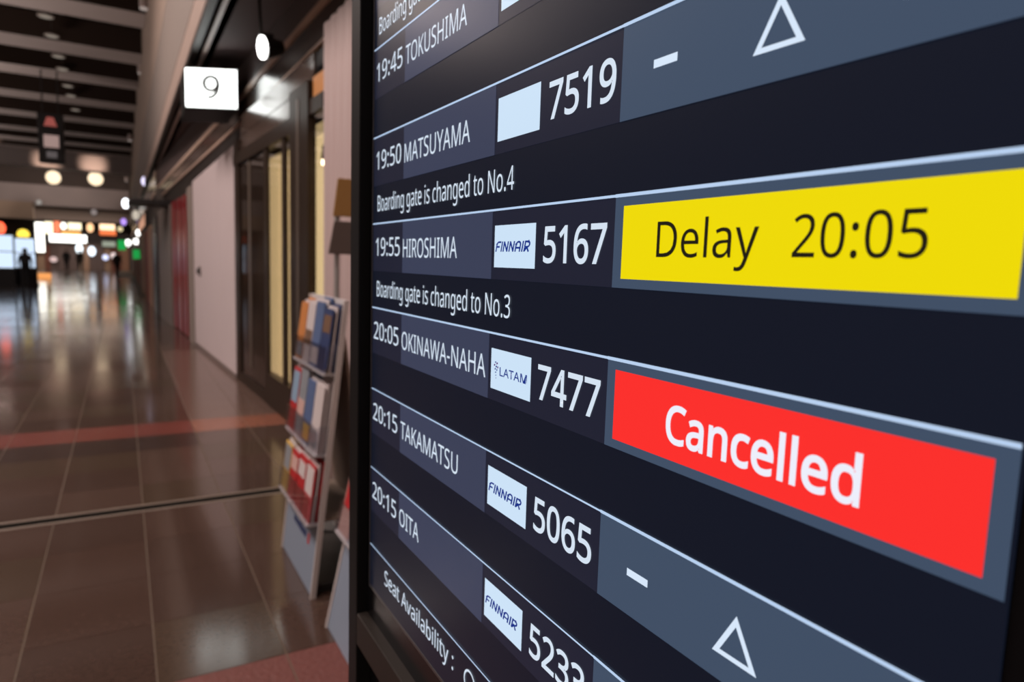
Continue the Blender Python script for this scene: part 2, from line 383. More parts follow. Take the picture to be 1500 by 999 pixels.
# outlines of the screen lettering (cap height = 1000): advance, then closed outlines
GLYPHS = {
'-':[451,[56,321,56,430,395,430,395,321]],
'.':[375,[186,-20,169,-18,154,-14,139,-7,126,3,115,16,107,32,102,52,101,76,102,100,107,120,115,136,126,148,139,158,154,164,169,168,186,169,204,168,220,164,235,158,249,148,260,136,268,120,273,100,275,76,273,52,268,32,260,16,249,3,235,-7,220,-14,204,-18]],
'0':[801,[399,-14,320,-5,252,20,195,63,149,123,114,197,89,286,74,387,69,501,71,580,77,652,87,718,102,779,120,833,144,880,173,921,207,954,247,981,292,1000,343,1012,399,1015,478,1007,546,982,603,939,650,880,686,806,712,718,727,616,732,501,730,424,724,352,714,285,699,225,680,170,655,123,626,82,592,48,553,21,508,1,456,-10],[399,91,451,97,495,116,531,148,560,193,581,250,596,321,605,404,608,501,605,597,596,680,581,751,560,808,531,853,495,885,451,904,399,910,347,904,302,885,266,853,239,808,218,751,204,680,195,597,192,501,195,405,204,321,218,251,239,193,266,149,302,117,347,97]],
'1':[801,[377,0,377,699,377,728,377,753,378,776,378,796,379,814,380,833,381,852,382,871,371,861,361,851,351,842,342,834,332,825,321,816,309,806,296,794,189,707,125,790,395,1000,497,1000,497,0]],
'2':[801,[67,0,67,102,329,367,365,404,399,438,429,471,457,501,481,531,502,560,520,588,535,617,547,646,555,676,560,708,562,741,559,780,549,814,534,842,513,866,486,885,456,898,423,906,385,909,350,907,317,903,286,895,257,884,229,870,201,854,173,835,144,814,78,896,109,920,142,942,177,962,214,980,253,995,295,1005,339,1012,385,1014,452,1010,511,996,562,974,606,943,642,905,667,859,683,807,688,748,686,709,680,672,670,636,655,602,638,568,617,534,593,500,566,466,536,432,504,397,469,361,431,324,223,118,223,112,728,112,728,0]],
'3':[801,[338,-14,299,-13,262,-11,226,-7,192,-2,159,5,126,15,94,26,63,41,63,155,95,141,129,128,163,117,199,107,235,99,270,94,305,91,339,90,401,93,455,103,498,119,533,142,559,171,578,205,589,243,592,287,588,331,574,368,551,398,519,422,478,440,430,453,375,461,312,464,216,464,216,569,314,569,372,572,422,582,465,598,501,620,529,648,548,681,560,717,564,758,561,792,552,822,537,848,515,870,489,888,458,900,422,908,382,910,343,909,307,904,274,897,244,887,215,874,187,860,158,844,130,826,69,910,97,931,128,950,163,967,201,983,242,997,286,1006,332,1012,381,1014,454,1010,518,996,571,975,614,944,648,907,671,864,686,818,690,766,687,718,676,676,659,638,634,606,604,578,569,556,528,539,483,527,483,521,540,511,588,495,629,473,662,445,688,412,707,374,718,332,721,284,719,242,711,202,698,165,681,130,658,97,629,69,595,45,555,24,510,7,459,-5,401,-12]],
'4':[801,[508,0,508,227,29,227,29,332,500,1006,627,1006,627,338,773,338,773,227,627,227,627,0],[150,338,508,338,508,653,509,688,509,720,510,750,511,777,512,802,513,827,514,851,515,874,510,874,504,860,497,846,490,832,482,817,473,802,465,788,457,776,450,765]],
'5':[801,[347,-14,309,-13,273,-11,237,-6,202,0,170,8,140,17,113,28,88,41,88,157,115,142,144,129,176,118,211,109,246,101,281,95,315,92,349,91,401,94,449,104,491,121,527,144,557,173,578,211,591,255,595,307,591,353,580,393,561,428,535,457,501,480,457,497,405,507,345,510,324,509,303,508,279,506,255,503,231,499,209,496,190,492,174,489,112,528,150,1000,651,1000,651,888,255,888,231,598,244,600,259,603,276,605,296,608,316,610,338,612,361,613,385,613,458,609,523,594,581,570,630,536,670,494,699,444,716,385,721,319,715,246,697,180,666,124,623,75,568,36,504,8,431,-8]],
'6':[801,[417,-14,371,-11,327,-2,285,13,245,34,209,61,176,94,147,133,123,179,103,232,88,290,80,355,77,427,78,481,82,534,88,587,96,639,107,690,123,739,142,785,165,828,192,869,224,905,262,936,304,964,352,986,407,1001,468,1011,535,1014,550,1014,566,1013,583,1012,600,1011,617,1010,633,1007,646,1005,658,1001,658,896,645,900,631,904,617,907,602,909,586,911,570,912,554,913,538,913,492,911,449,905,411,895,377,881,346,863,319,843,295,819,275,793,258,764,243,732,231,699,221,664,214,627,208,589,203,549,200,508,209,508,226,532,247,554,271,574,298,592,329,607,364,617,403,624,445,626,507,621,563,606,612,582,655,547,690,503,715,451,730,391,735,322,730,248,714,182,687,125,649,76,602,36,548,8,486,-8],[416,90,458,93,496,104,529,122,559,146,583,179,600,219,610,267,613,322,610,367,601,408,586,443,565,473,538,498,505,515,465,526,420,529,388,528,359,523,331,514,305,502,282,488,262,471,244,453,229,433,217,412,209,390,203,368,202,346,203,316,208,286,215,256,225,226,239,198,255,172,275,149,297,128,322,111,350,99,382,92]],
'7':[801,[190,0,601,888,62,888,62,1000,732,1000,732,905,326,0]],
'8':[801,[403,-14,327,-10,261,4,204,26,155,57,117,96,90,142,74,195,69,255,70,288,76,319,85,348,97,374,113,398,131,421,151,442,174,461,198,478,223,494,249,509,276,522,241,545,209,569,179,595,152,624,130,656,114,692,104,732,101,776,103,813,111,847,123,878,140,905,161,930,186,952,215,970,246,986,281,998,318,1007,358,1012,399,1014,462,1010,519,999,570,979,615,952,652,918,678,877,694,829,699,775,697,745,692,718,684,693,673,669,659,648,643,627,624,608,604,590,581,574,558,558,534,543,508,529,539,514,567,498,595,481,620,463,644,444,666,423,685,401,701,377,714,351,724,323,729,292,731,259,726,199,709,146,681,100,642,60,594,27,538,4,474,-9],[405,577,440,593,472,611,501,630,527,651,549,675,565,703,574,735,577,770,574,803,565,832,549,857,528,877,501,894,471,905,436,912,398,915,361,912,328,905,298,894,271,877,249,857,234,832,224,803,221,770,223,745,227,723,235,702,246,683,259,667,275,651,292,637,312,624,334,612,356,600,380,588],[401,84,449,87,491,96,527,111,557,132,580,158,597,188,607,221,611,258,607,293,596,324,578,353,553,379,522,402,486,424,446,445,401,464,378,472,335,452,297,430,264,406,237,382,216,354,201,324,192,290,189,254,192,219,202,187,218,158,241,132,270,111,307,96,350,87]],
'9':[801,[269,-14,254,-14,239,-13,222,-12,204,-11,186,-9,170,-6,156,-3,143,0,143,105,171,97,201,91,233,88,266,87,313,89,356,95,394,105,428,119,458,137,485,157,509,180,529,207,547,235,562,266,574,300,584,335,592,373,597,411,601,450,604,490,595,490,578,467,558,446,534,426,506,408,475,393,440,383,401,376,357,374,296,379,241,394,192,418,149,453,115,497,90,548,75,608,70,676,73,727,80,774,92,817,110,857,132,893,158,924,188,951,221,973,259,991,299,1004,343,1011,389,1014,436,1011,480,1002,522,987,562,966,598,938,631,905,659,866,683,820,703,768,717,710,725,644,728,573,727,519,724,466,718,413,709,361,698,310,683,261,664,215,641,172,613,131,581,95,543,64,501,36,452,14,398,-1,336,-11],[384,471,416,472,446,477,474,486,500,498,523,512,544,529,561,547,576,567,588,588,597,610,602,632,604,654,602,684,598,714,590,744,580,773,566,801,550,827,531,850,508,871,483,888,455,901,424,908,389,910,348,907,310,896,277,878,247,853,223,820,206,780,195,733,192,678,195,632,204,592,218,556,239,526,265,502,298,484,338,474]],
':':[375,[186,580,169,581,154,585,139,592,126,602,115,615,107,632,102,652,101,675,102,700,107,720,115,737,126,749,139,758,154,765,169,769,186,770,204,769,220,765,235,758,249,749,260,737,268,720,273,700,275,675,273,652,268,632,260,615,249,602,235,592,220,585,204,581],[186,-20,169,-18,154,-14,139,-7,126,3,115,16,107,32,102,52,101,76,102,100,107,120,115,136,126,148,139,158,154,164,169,168,186,169,204,168,220,164,235,158,249,148,260,136,268,120,273,100,275,76,273,52,268,32,260,16,249,3,235,-7,220,-14,204,-18]],
'A':[895,[0,0,391,1004,504,1004,894,0,763,0,643,310,246,310,127,0],[289,422,605,422,493,724,491,731,487,740,484,751,479,765,474,780,469,795,465,810,460,826,456,840,452,853,448,865,445,874,440,852,435,831,429,810,423,789,417,770,411,752,406,737,402,724]],
'B':[910,[136,0,136,1000,422,1000,510,997,586,986,651,969,705,945,747,912,777,869,795,816,801,752,798,710,789,671,774,637,752,606,725,579,692,558,654,542,611,531,611,524,641,518,671,510,698,500,725,487,749,473,770,455,789,435,805,412,818,385,827,355,833,322,835,284,829,220,811,164,782,115,742,74,691,42,631,19,564,5,487,0],[262,574,447,574,506,577,555,585,594,597,623,616,644,639,659,667,668,700,671,738,667,776,656,809,638,836,613,856,579,872,537,883,487,890,427,892,262,892],[262,106,464,106,525,110,576,119,617,136,648,158,671,186,687,218,697,254,700,294,697,331,687,365,670,395,646,421,614,442,571,457,518,466,454,469,262,469]],
'C':[885,[545,-14,472,-10,405,2,344,21,290,49,242,84,200,125,165,173,137,228,114,289,98,355,89,426,85,501,89,575,99,644,117,708,141,768,172,823,209,871,253,913,304,949,361,977,423,998,492,1010,566,1014,642,1010,714,999,780,981,842,955,791,849,768,859,742,869,716,878,688,887,659,894,629,899,597,902,564,903,488,897,421,876,361,843,311,796,270,737,242,668,224,589,218,500,224,412,240,333,267,264,305,205,353,158,412,124,482,103,563,97,596,97,627,99,658,103,688,108,717,114,746,120,774,128,803,136,803,27,774,17,746,8,717,1,687,-4,656,-8,622,-12,585,-13]],
'D':[1022,[136,0,136,1000,444,1000,517,996,585,986,648,968,706,944,758,913,804,875,843,830,877,779,903,722,922,658,933,587,937,510,928,391,902,288,859,200,799,128,723,72,634,32,531,8,415,0],[262,108,398,108,575,133,702,207,779,332,804,506,798,599,779,679,748,746,705,799,651,840,586,869,511,886,426,892,262,892]],
'E':[779,[136,0,136,1000,695,1000,695,889,262,889,262,577,669,577,669,468,262,468,262,111,695,111,695,0]],
'F':[727,[136,0,136,1000,695,1000,695,889,262,889,262,535,668,535,668,424,262,424,262,0]],
'G':[1020,[564,-14,490,-10,421,2,359,21,303,48,252,83,209,124,172,172,141,226,117,287,99,352,89,424,85,500,89,576,101,646,120,712,147,772,181,826,222,874,270,915,324,950,385,978,452,998,525,1010,604,1014,645,1013,685,1010,725,1005,763,999,799,990,835,980,869,968,902,955,854,846,827,857,798,868,767,878,735,887,701,894,667,899,632,902,597,903,512,897,437,876,372,843,317,796,273,737,242,668,223,589,217,500,219,442,227,388,239,337,256,289,278,246,305,208,338,174,377,146,421,124,472,108,530,98,594,95,626,96,655,97,682,99,706,102,728,106,750,110,770,114,790,119,790,416,570,416,570,528,916,528,916,38,875,25,834,15,793,6,752,-1,709,-7,664,-11,616,-13]],
'H':[1038,[136,0,136,1000,262,1000,262,577,775,577,775,1000,901,1000,901,0,775,0,775,466,262,466,262,0]],
'I':[475,[56,0,56,73,174,99,174,899,56,927,56,1000,417,1000,417,927,300,899,300,99,417,73,417,0]],
'J':[382,[-6,-266,-22,-266,-37,-265,-51,-263,-64,-261,-77,-259,-88,-255,-99,-252,-109,-248,-109,-141,-98,-144,-86,-147,-74,-149,-62,-151,-49,-153,-36,-154,-22,-155,-8,-155,9,-155,26,-152,42,-148,58,-141,73,-133,87,-122,99,-109,109,-92,118,-73,124,-50,128,-24,129,6,129,1000,255,1000,255,15,250,-52,237,-110,215,-158,183,-197,145,-228,100,-249,50,-262]],
'K':[867,[136,0,136,1000,262,1000,262,507,284,531,305,555,327,578,348,602,369,626,391,650,413,674,434,697,704,1000,852,1000,455,564,867,0,718,0,364,478,262,388,262,0]],
'L':[734,[136,0,136,1000,262,1000,262,112,699,112,699,0]],
'M':[1270,[136,0,136,1000,322,1000,630,181,636,181,950,1000,1134,1000,1134,0,1010,0,1010,615,1010,651,1011,687,1012,723,1013,759,1015,793,1017,824,1018,851,1020,875,1014,875,681,0,577,0,248,877,242,877,244,853,246,826,248,795,249,760,251,723,251,685,252,646,252,606,252,0]],
'N':[1064,[136,0,136,1000,282,1000,815,172,821,172,820,185,819,200,818,218,817,239,816,262,815,286,814,311,813,338,812,364,811,389,811,413,811,436,811,1000,929,1000,929,0,782,0,246,831,241,831,243,805,245,776,247,744,249,709,250,672,251,635,252,597,252,559,252,0]],
'O':[1094,[548,-14,473,-10,405,2,344,22,289,50,241,86,199,128,164,176,136,231,114,292,98,357,89,428,85,503,89,577,98,647,114,712,136,772,164,826,199,874,241,916,289,951,344,979,406,999,474,1011,549,1015,621,1011,687,999,747,980,801,952,849,917,891,875,927,827,956,772,979,712,995,647,1005,577,1008,501,1005,426,995,356,979,291,956,230,927,176,891,128,849,86,801,50,747,22,687,2,620,-10],[548,95,627,102,695,122,752,156,797,204,831,263,856,332,870,412,875,501,870,591,856,670,831,739,797,798,752,844,696,878,628,898,549,905,470,898,402,878,345,844,299,798,264,739,239,670,224,591,218,501,223,412,238,332,263,263,298,204,344,156,401,122,468,102]],
'R':[871,[136,0,136,1000,412,1000,499,996,574,982,636,960,687,929,726,889,754,841,770,783,776,716,774,677,769,643,759,611,746,583,731,557,713,535,693,515,672,498,649,483,625,470,601,458,576,448,850,0,703,0,461,413,262,413,262,0],[262,520,412,520,469,523,517,532,558,547,590,568,614,595,632,628,642,666,646,710,642,756,631,794,613,825,587,849,553,868,512,880,462,888,405,891,262,891]],
'S':[769,[346,-14,305,-13,265,-11,227,-7,190,-1,156,6,125,14,97,23,71,34,71,154,98,143,128,133,161,123,197,113,235,105,273,100,312,96,352,95,404,98,450,106,488,120,520,139,545,162,563,190,573,221,577,256,576,280,572,301,565,321,556,339,544,355,527,371,508,387,484,401,456,416,423,431,385,446,342,462,282,487,230,514,186,543,149,576,121,612,100,655,88,704,84,759,87,798,94,833,107,866,125,896,147,922,173,946,203,966,237,983,275,997,315,1006,358,1012,403,1014,444,1013,482,1010,519,1005,555,999,588,990,620,981,650,970,679,958,640,850,614,861,586,871,557,880,527,888,497,895,465,900,433,902,401,903,357,901,318,893,286,881,259,863,238,842,223,817,214,789,211,758,213,734,217,711,223,692,232,674,245,657,260,642,279,627,301,613,327,600,357,586,391,571,430,556,472,540,511,523,547,505,579,487,608,467,633,446,654,423,672,398,685,370,695,339,701,305,703,268,697,205,679,149,649,101,606,60,554,28,493,5,424,-9]],
'T':[779,[326,0,326,889,14,889,14,1000,763,1000,763,889,452,889,452,0]],
'U':[1024,[507,-14,419,-8,343,11,278,43,223,88,181,142,150,205,132,276,126,356,126,1000,252,1000,252,352,256,294,268,243,289,199,317,162,354,133,399,112,452,99,514,95,577,100,631,113,676,136,711,167,737,206,756,250,768,299,772,353,772,1000,896,1000,896,353,894,302,886,254,873,209,854,166,831,126,801,91,767,61,726,34,680,13,628,-2,571,-11]],
'W':[1303,[282,0,17,1000,148,1000,304,389,312,357,320,326,326,295,333,265,338,235,343,206,348,178,352,151,355,179,360,208,366,239,373,270,380,302,388,334,396,365,405,396,581,1000,711,1000,895,392,904,360,913,328,921,296,929,264,935,233,941,204,946,177,950,151,953,178,958,205,963,234,969,264,976,295,983,326,990,358,999,391,1153,1000,1284,1000,1018,0,891,0,696,655,674,737,668,756,664,775,659,792,655,809,646,853,644,841,641,824,637,802,631,775,624,745,616,714,607,683,598,651,409,0]],
'Y':[793,[333,0,333,382,0,1000,137,1000,396,508,657,1000,793,1000,459,388,459,0]],
'a':[786,[301,-14,252,-11,208,-1,167,16,132,40,102,71,81,109,69,155,64,209,70,262,86,308,114,348,153,382,203,409,265,429,339,442,424,448,552,452,552,497,549,541,542,577,529,606,511,627,489,643,462,655,431,662,396,664,367,663,339,659,311,654,284,646,258,637,233,628,208,617,185,606,147,699,173,712,201,724,231,734,263,744,297,753,332,759,367,762,403,763,468,760,523,748,569,729,606,703,635,669,656,625,668,573,672,511,672,0,583,0,559,106,553,106,528,78,503,53,477,32,450,15,421,3,386,-7,346,-12],[329,85,375,89,416,99,454,115,487,138,515,168,535,205,546,249,550,300,550,367,440,363,375,358,321,349,278,335,246,318,222,296,205,271,195,241,192,207,194,178,202,153,214,132,230,115,251,102,274,93,300,87]],
'b':[861,[475,-14,433,-12,395,-6,361,4,331,18,304,35,280,54,260,74,242,95,232,95,207,0,119,0,119,1064,242,1064,242,805,242,782,242,759,241,737,240,716,239,697,238,679,237,664,235,651,242,651,260,674,280,695,304,714,331,731,361,745,395,755,433,761,475,763,541,757,601,739,654,709,700,666,737,611,763,545,779,466,784,375,779,285,763,206,736,139,699,84,653,41,600,11,541,-8],[457,88,504,93,545,107,579,130,607,162,629,204,644,253,654,311,657,377,644,501,606,590,543,643,454,661,399,657,353,644,316,622,289,592,268,553,254,505,245,447,242,380,242,374,245,309,254,252,268,203,288,162,315,130,353,107,400,93]],
'c':[672,[420,-14,372,-11,326,-4,283,9,243,27,206,50,174,78,145,113,121,153,102,198,88,250,80,308,77,371,80,437,89,497,103,550,123,597,148,637,178,672,211,701,249,724,290,742,333,755,380,762,429,765,457,764,485,762,512,758,539,753,565,747,588,740,608,732,626,724,588,622,571,628,552,634,532,640,510,646,488,651,466,654,446,656,426,657,329,639,260,586,218,497,204,373,208,309,218,253,235,205,258,165,289,133,325,110,369,97,419,92,449,93,477,96,503,100,527,105,550,112,572,119,593,127,613,136,613,27,594,17,574,9,552,2,530,-4,506,-8,480,-11,451,-13]],
'd':[861,[385,-14,319,-8,259,10,207,41,161,83,124,138,98,205,82,283,77,374,82,465,98,544,125,611,162,666,208,709,260,740,320,759,387,765,428,763,466,757,499,747,529,732,555,716,579,697,600,676,619,654,627,654,627,664,626,677,624,691,623,708,621,725,620,740,619,753,619,765,619,1064,742,1064,742,0,643,0,625,101,619,101,601,78,580,57,556,37,529,20,499,5,465,-6,427,-12],[405,88,460,92,506,105,544,125,572,153,593,190,608,235,617,288,620,350,620,373,618,439,609,496,594,546,574,588,546,620,508,644,461,658,403,662,357,658,316,643,282,618,254,583,232,540,217,491,208,434,204,371,208,308,217,252,232,203,254,162,282,130,317,107,358,93]],
'e':[790,[438,-14,387,-11,338,-3,292,10,250,29,211,54,177,84,148,119,123,159,103,204,88,255,80,310,77,370,80,429,87,484,100,535,118,581,141,623,168,659,199,691,235,717,274,738,316,753,361,762,409,765,456,762,499,754,539,741,575,723,608,700,636,672,661,640,681,604,698,565,709,522,716,475,718,426,718,352,204,352,210,292,222,239,242,195,270,158,304,128,344,108,391,95,444,91,479,92,511,94,542,99,571,104,599,112,627,121,656,131,685,143,685,35,656,23,628,13,600,5,571,-2,542,-7,510,-11,476,-13],[207,450,590,450,587,495,579,536,565,572,546,604,520,630,489,649,451,660,408,664,366,660,329,650,296,632,268,607,245,576,227,539,215,497]],
'g':[861,[406,-336,327,-333,256,-324,192,-309,136,-289,136,-175,195,-201,261,-219,333,-230,413,-234,459,-230,499,-220,535,-202,565,-177,589,-146,607,-110,617,-69,620,-22,620,7,621,16,621,27,621,40,622,55,623,70,623,82,624,92,625,99,619,99,576,50,523,14,460,-7,387,-14,318,-8,257,12,204,44,159,88,123,144,98,211,82,287,77,374,82,459,98,535,123,601,159,659,204,705,256,738,317,758,385,765,421,763,456,758,488,749,519,737,548,721,574,701,598,678,620,651,627,651,644,751,742,751,742,-13,737,-88,722,-154,696,-209,660,-255,614,-290,556,-316,487,-331],[405,87,458,91,503,102,540,121,570,148,593,183,609,227,619,281,622,345,622,374,619,446,609,506,592,556,569,595,538,624,500,644,455,657,402,661,358,656,319,642,285,619,256,586,234,545,217,495,208,438,204,373,208,307,217,250,233,201,256,160,284,128,318,105,359,91]],
'h':[866,[119,0,119,1064,242,1064,242,752,242,725,241,698,238,672,235,647,244,647,264,674,287,697,313,717,342,734,374,747,407,756,442,761,478,763,542,759,598,747,645,727,683,698,713,661,735,613,748,556,752,489,752,0,630,0,630,480,620,559,588,616,536,650,462,661,404,657,356,643,318,621,289,590,269,551,254,504,245,450,242,388,242,0]],
'i':[361,[182,875,167,877,154,880,141,886,130,895,121,906,114,919,111,935,109,954,111,973,114,989,121,1002,130,1013,141,1022,154,1027,167,1031,182,1032,196,1031,209,1027,221,1022,232,1013,241,1002,248,989,252,973,254,954,252,935,248,919,241,906,232,895,221,886,209,880,196,877],[119,0,119,751,242,751,242,0]],
'l':[361,[119,0,119,1064,242,1064,242,0]],
'n':[866,[119,0,119,751,218,751,237,648,244,648,264,676,287,700,314,720,345,736,377,749,411,758,445,763,480,765,544,761,598,748,645,728,683,700,713,662,735,614,748,557,752,489,752,0,630,0,630,480,620,559,588,616,536,650,462,661,405,657,357,644,319,622,290,591,269,552,254,506,245,451,242,389,242,0]],
'o':[847,[422,-14,373,-11,328,-3,285,12,244,32,208,57,175,88,146,123,122,165,102,211,88,261,80,317,77,377,83,465,100,542,130,608,171,664,222,708,282,739,349,758,426,765,475,762,522,753,565,739,606,719,643,694,675,664,703,628,728,588,747,542,761,492,769,437,772,377,766,289,748,211,719,145,677,88,626,44,566,12,498,-8],[424,88,477,93,523,108,561,132,591,166,614,208,631,258,641,314,644,377,641,440,631,495,614,544,591,585,561,619,522,642,477,656,423,661,369,656,324,642,286,619,256,585,234,544,217,495,208,440,204,377,208,314,218,258,234,208,257,166,287,132,325,108,371,93]],
'r':[578,[119,0,119,751,220,751,234,613,239,613,259,643,281,671,306,696,333,720,363,739,396,754,431,762,469,765,480,765,491,764,503,764,515,763,527,761,538,760,548,758,557,756,542,643,533,645,523,647,513,648,502,650,491,651,481,652,471,652,461,653,433,651,405,645,379,635,353,621,329,604,308,583,289,560,272,533,259,503,250,471,244,437,242,401,242,0]],
's':[671,[308,-14,270,-13,235,-11,203,-7,173,-1,145,6,120,14,95,23,73,34,73,146,96,135,122,124,151,114,181,104,213,96,246,90,278,87,311,85,355,87,392,93,423,102,447,116,465,132,478,151,486,172,489,196,488,210,485,223,480,235,473,246,464,258,452,269,436,280,418,291,396,303,370,315,339,328,304,342,269,356,236,370,206,384,179,398,155,412,133,429,115,446,99,465,87,486,78,510,73,536,71,566,76,611,91,650,115,684,149,713,191,736,239,752,293,761,353,765,387,764,419,761,451,757,481,751,510,744,539,735,566,726,592,714,550,616,526,626,502,634,477,643,451,650,425,656,398,660,372,663,345,664,309,662,278,658,251,650,229,639,212,626,199,610,192,593,189,573,190,558,194,544,199,532,207,520,218,510,232,499,248,489,268,478,291,468,318,456,348,443,382,430,417,417,449,403,478,389,504,375,528,360,549,343,566,326,581,307,593,286,601,262,606,236,608,207,603,156,588,111,562,73,527,42,482,18,431,0,373,-11]],
't':[506,[349,-14,320,-13,292,-9,266,-3,240,6,217,18,195,34,176,54,160,77,146,105,137,138,131,176,129,218,129,655,22,655,22,714,130,763,179,923,252,923,252,751,469,751,469,655,252,655,252,221,254,189,260,162,271,138,285,120,303,105,323,95,345,89,370,87,384,87,398,88,413,90,427,92,441,94,454,97,465,99,475,102,475,8,464,4,451,-1,436,-4,419,-8,401,-10,383,-12,366,-14]],
'v':[711,[284,0,0,751,132,751,291,308,297,292,303,276,309,258,315,239,321,221,327,203,332,185,338,167,342,151,346,136,349,122,352,109,357,109,360,122,364,136,368,151,373,168,379,186,384,204,391,222,397,241,403,259,409,277,415,293,420,308,580,751,711,751,426,0]],
'y':[714,[118,-336,101,-336,86,-335,72,-334,59,-333,47,-331,35,-329,25,-327,15,-325,15,-227,24,-228,32,-230,42,-231,53,-232,64,-234,75,-235,86,-235,98,-235,129,-233,156,-226,180,-215,202,-199,220,-179,237,-157,252,-131,265,-102,304,-3,1,751,133,751,296,324,306,296,315,269,325,242,333,216,341,191,348,166,354,142,359,119,364,119,369,138,375,159,382,184,390,211,399,239,408,268,418,296,429,325,581,751,714,751,391,-104,370,-154,346,-199,319,-239,289,-273,255,-301,215,-320,169,-332]],
' ':[364],
}

# ================================================================== HANGING SIGN WITH THE NUMBER 9
t = thing('number_sign', 'lit white box sign with a thin black 9 under the soffit', 'sign', (.99, 9.0, SOF))
SA = Vector((.705, 8.985, 0)); SB = Vector((1.226, 8.715, 0)); SX = (SB-SA).normalized(); SN = Vector((-SX.y, SX.x, 0))
bm = bmesh.new(); Q = [SA-SX*.006, SB+SX*.006, SB+SX*.006+Vector((.02, 1.0, 0)), SA-SX*.006+Vector((.02, 1.0, 0))]
add_hex(bm, [q+Vector((0, 0, 3.268)) for q in Q]+[q+Vector((0, 0, 3.723)) for q in Q], .010)
from_bm('sign_housing', bm, mat('sign_black', (.006, .006, .006), .6, spec=.15), t)
bm = bmesh.new(); Q = [SA-SN*.012, SB-SN*.012, SB-SN*.001, SA-SN*.001]
add_hex(bm, [q+Vector((0, 0, 3.278)) for q in Q]+[q+Vector((0, 0, 3.713)) for q in Q])
from_bm('light_face', bm, emis('sign_white', (.97, 1.0, .97), 3.4), t)
for x in (.82, 1.16):
    cyl('hanger', mat('hanger', (.05, .045, .045), .4, metal=.6), t, (x, 9.4, 3.72), (x, 9.4, SOF), .012, n=10)
# spotlight below the soffit
t = thing('spotlight', 'black spotlight with a bright oval face hanging beside the number sign', 'lamp', (1.18, 6.5, SOF))
bk = mat('spot_black', (.010, .009, .009), .35)
cyl('stem', bk, t, (1.10, 6.5, SOF), (1.12, 6.5, 3.50), .014, n=10)
cyl('head', bk, t, (1.135, 6.50, 3.395), (1.30, 6.54, 3.43), .105, .06)
cyl('lens', emis('spot_white', (1, .98, .95), 6), t, (1.120, 6.497, 3.393), (1.135, 6.5, 3.395), .098)
box('bracket', bk, t, 1.10, 1.22, 6.47, 6.53, 3.49, 3.515)

# ================================================================== BROCHURE RACKS
rk_white = mat('rack_white', (.56, .54, .55), .4)
rk_blue = mat('rack_bluegrey', (.23, .28, .36), .45)
rk_edge = mat('rack_edge', (.62, .56, .54), .4)
rk_back = mat('rack_back', (.24, .18, .14), .6)
acry = glass_mat('acrylic', (.93, .93, .95))
bcol = {k: mat('print_'+k, c, .4) for k, c in dict(red=(.45, .02, .025), white=(.62, .56, .56), blue=(.09, .14, .28), navy=(.03, .05, .14), orange=(.58, .22, .06), yellow=(.60, .38, .08), grey=(.25, .27, .30), brown=(.18, .10, .06), pink=(.62, .40, .36), sky=(.25, .38, .52)).items()}
LEAN = .11
def add_lean_(bm, x_off0, x_off1, y0, y1, z0, z1, lean=LEAN, bev=0.):
    f = lambda z: lean*z
    add_hex(bm, [(x_off0+f(z0), y0, z0), (x_off1+f(z0), y0, z0), (x_off1+f(z0), y1, z0), (x_off0+f(z0), y1, z0),
                 (x_off0+f(z1), y0, z1), (x_off1+f(z1), y0, z1), (x_off1+f(z1), y1, z1), (x_off0+f(z1), y1, z1)], bev)
def rack(loc, label, scheme, W=.65, top=1.37, LEAN=.11):
    def add_lean(bm, a, b, y0, y1, z0, z1): return add_lean_(bm, a, b, y0, y1, z0, z1, LEAN)
    r = thing('brochure_rack', label, 'rack', loc, 'brochure racks beside the display')
    def part(nm, m, fn, parent=r, **k):
        bm = bmesh.new(); fn(bm); return from_bm(nm, bm, m, parent, shift=False, **k)
    part('front_board', rk_white, lambda b: add_lean(b, 0, .016, .012, W-.012, .0, top))
    part('side_frame', rk_edge, lambda b: add_lean(b, -.010, .014, 0, .012, 0, top))
    part('side_frame', rk_edge, lambda b: add_lean(b, -.010, .014, W-.012, W, 0, top))
    low = part('lower_panel', rk_blue, lambda b: add_lean(b, -.004, 0, .012, W-.012, .005, .40), label='blue-grey lower panel with a dark line of lettering')
    # illegible lettering line and a red mark, as short raised strokes
    def strokes(b):
        y = W*.72
        while y > W*.34:
            wv = R.uniform(.008, .016); add_lean(b, -.0055, -.004, y-wv, y, .215-(W*.72-y)*.02, .215+R.uniform(.022, .034)); y -= wv+.006
    part('lettering', bcol['navy'], strokes, low)
    part('red_mark', bcol['red'], lambda b: add_lean(b, -.0055, -.004, W*.22, W*.27, .20, .25), low)
    part('base_plate', mat('rack_base', (.012, .011, .011), .5), lambda b: add_box(b, .02, .34, .04, W-.03, 0, .045, .004))
    part('back_strut', rk_back, lambda b: add_hex(b, [(.30, .06, .045), (.315, .06, .045), (.315, W-.06, .045), (.30, W-.06, .045), (LEAN*1.2+.02, .06, 1.2), (LEAN*1.2+.035, .06, 1.2), (LEAN*1.2+.035, W-.06, 1.2), (LEAN*1.2+.02, W-.06, 1.2)]))
    def shelf_(b):
        add_box(b, LEAN*.35+.02, .26, .05, W-.05, .34, .352)
    part('rear_shelf', rk_back, shelf_)
    n = 4; cw = (W-.03)/n
    for ti, (z0, hh, cols) in enumerate(scheme):
        part('pocket_floor', rk_white, lambda b: add_lean(b, -.062, 0, .014, W-.014, z0, z0+.01))
        part('pocket_front', acry, lambda b: add_lean(b, -.064, -.061, .014, W-.014, z0, z0+.13))
        for j in range(n+1):
            part('divider', acry, lambda b: add_lean(b, -.061, 0, .014+j*cw*.998, .0165+j*cw*.998, z0, z0+.14))
        for j, cset in enumerate(cols):
            y0 = .02+cw*j; 
            brochures.append((r, y0+.004, y0+cw-.008, z0+.012, hh*R.uniform(.93, 1.04), cset, ti, j, LEAN))
    return r
brochures = []
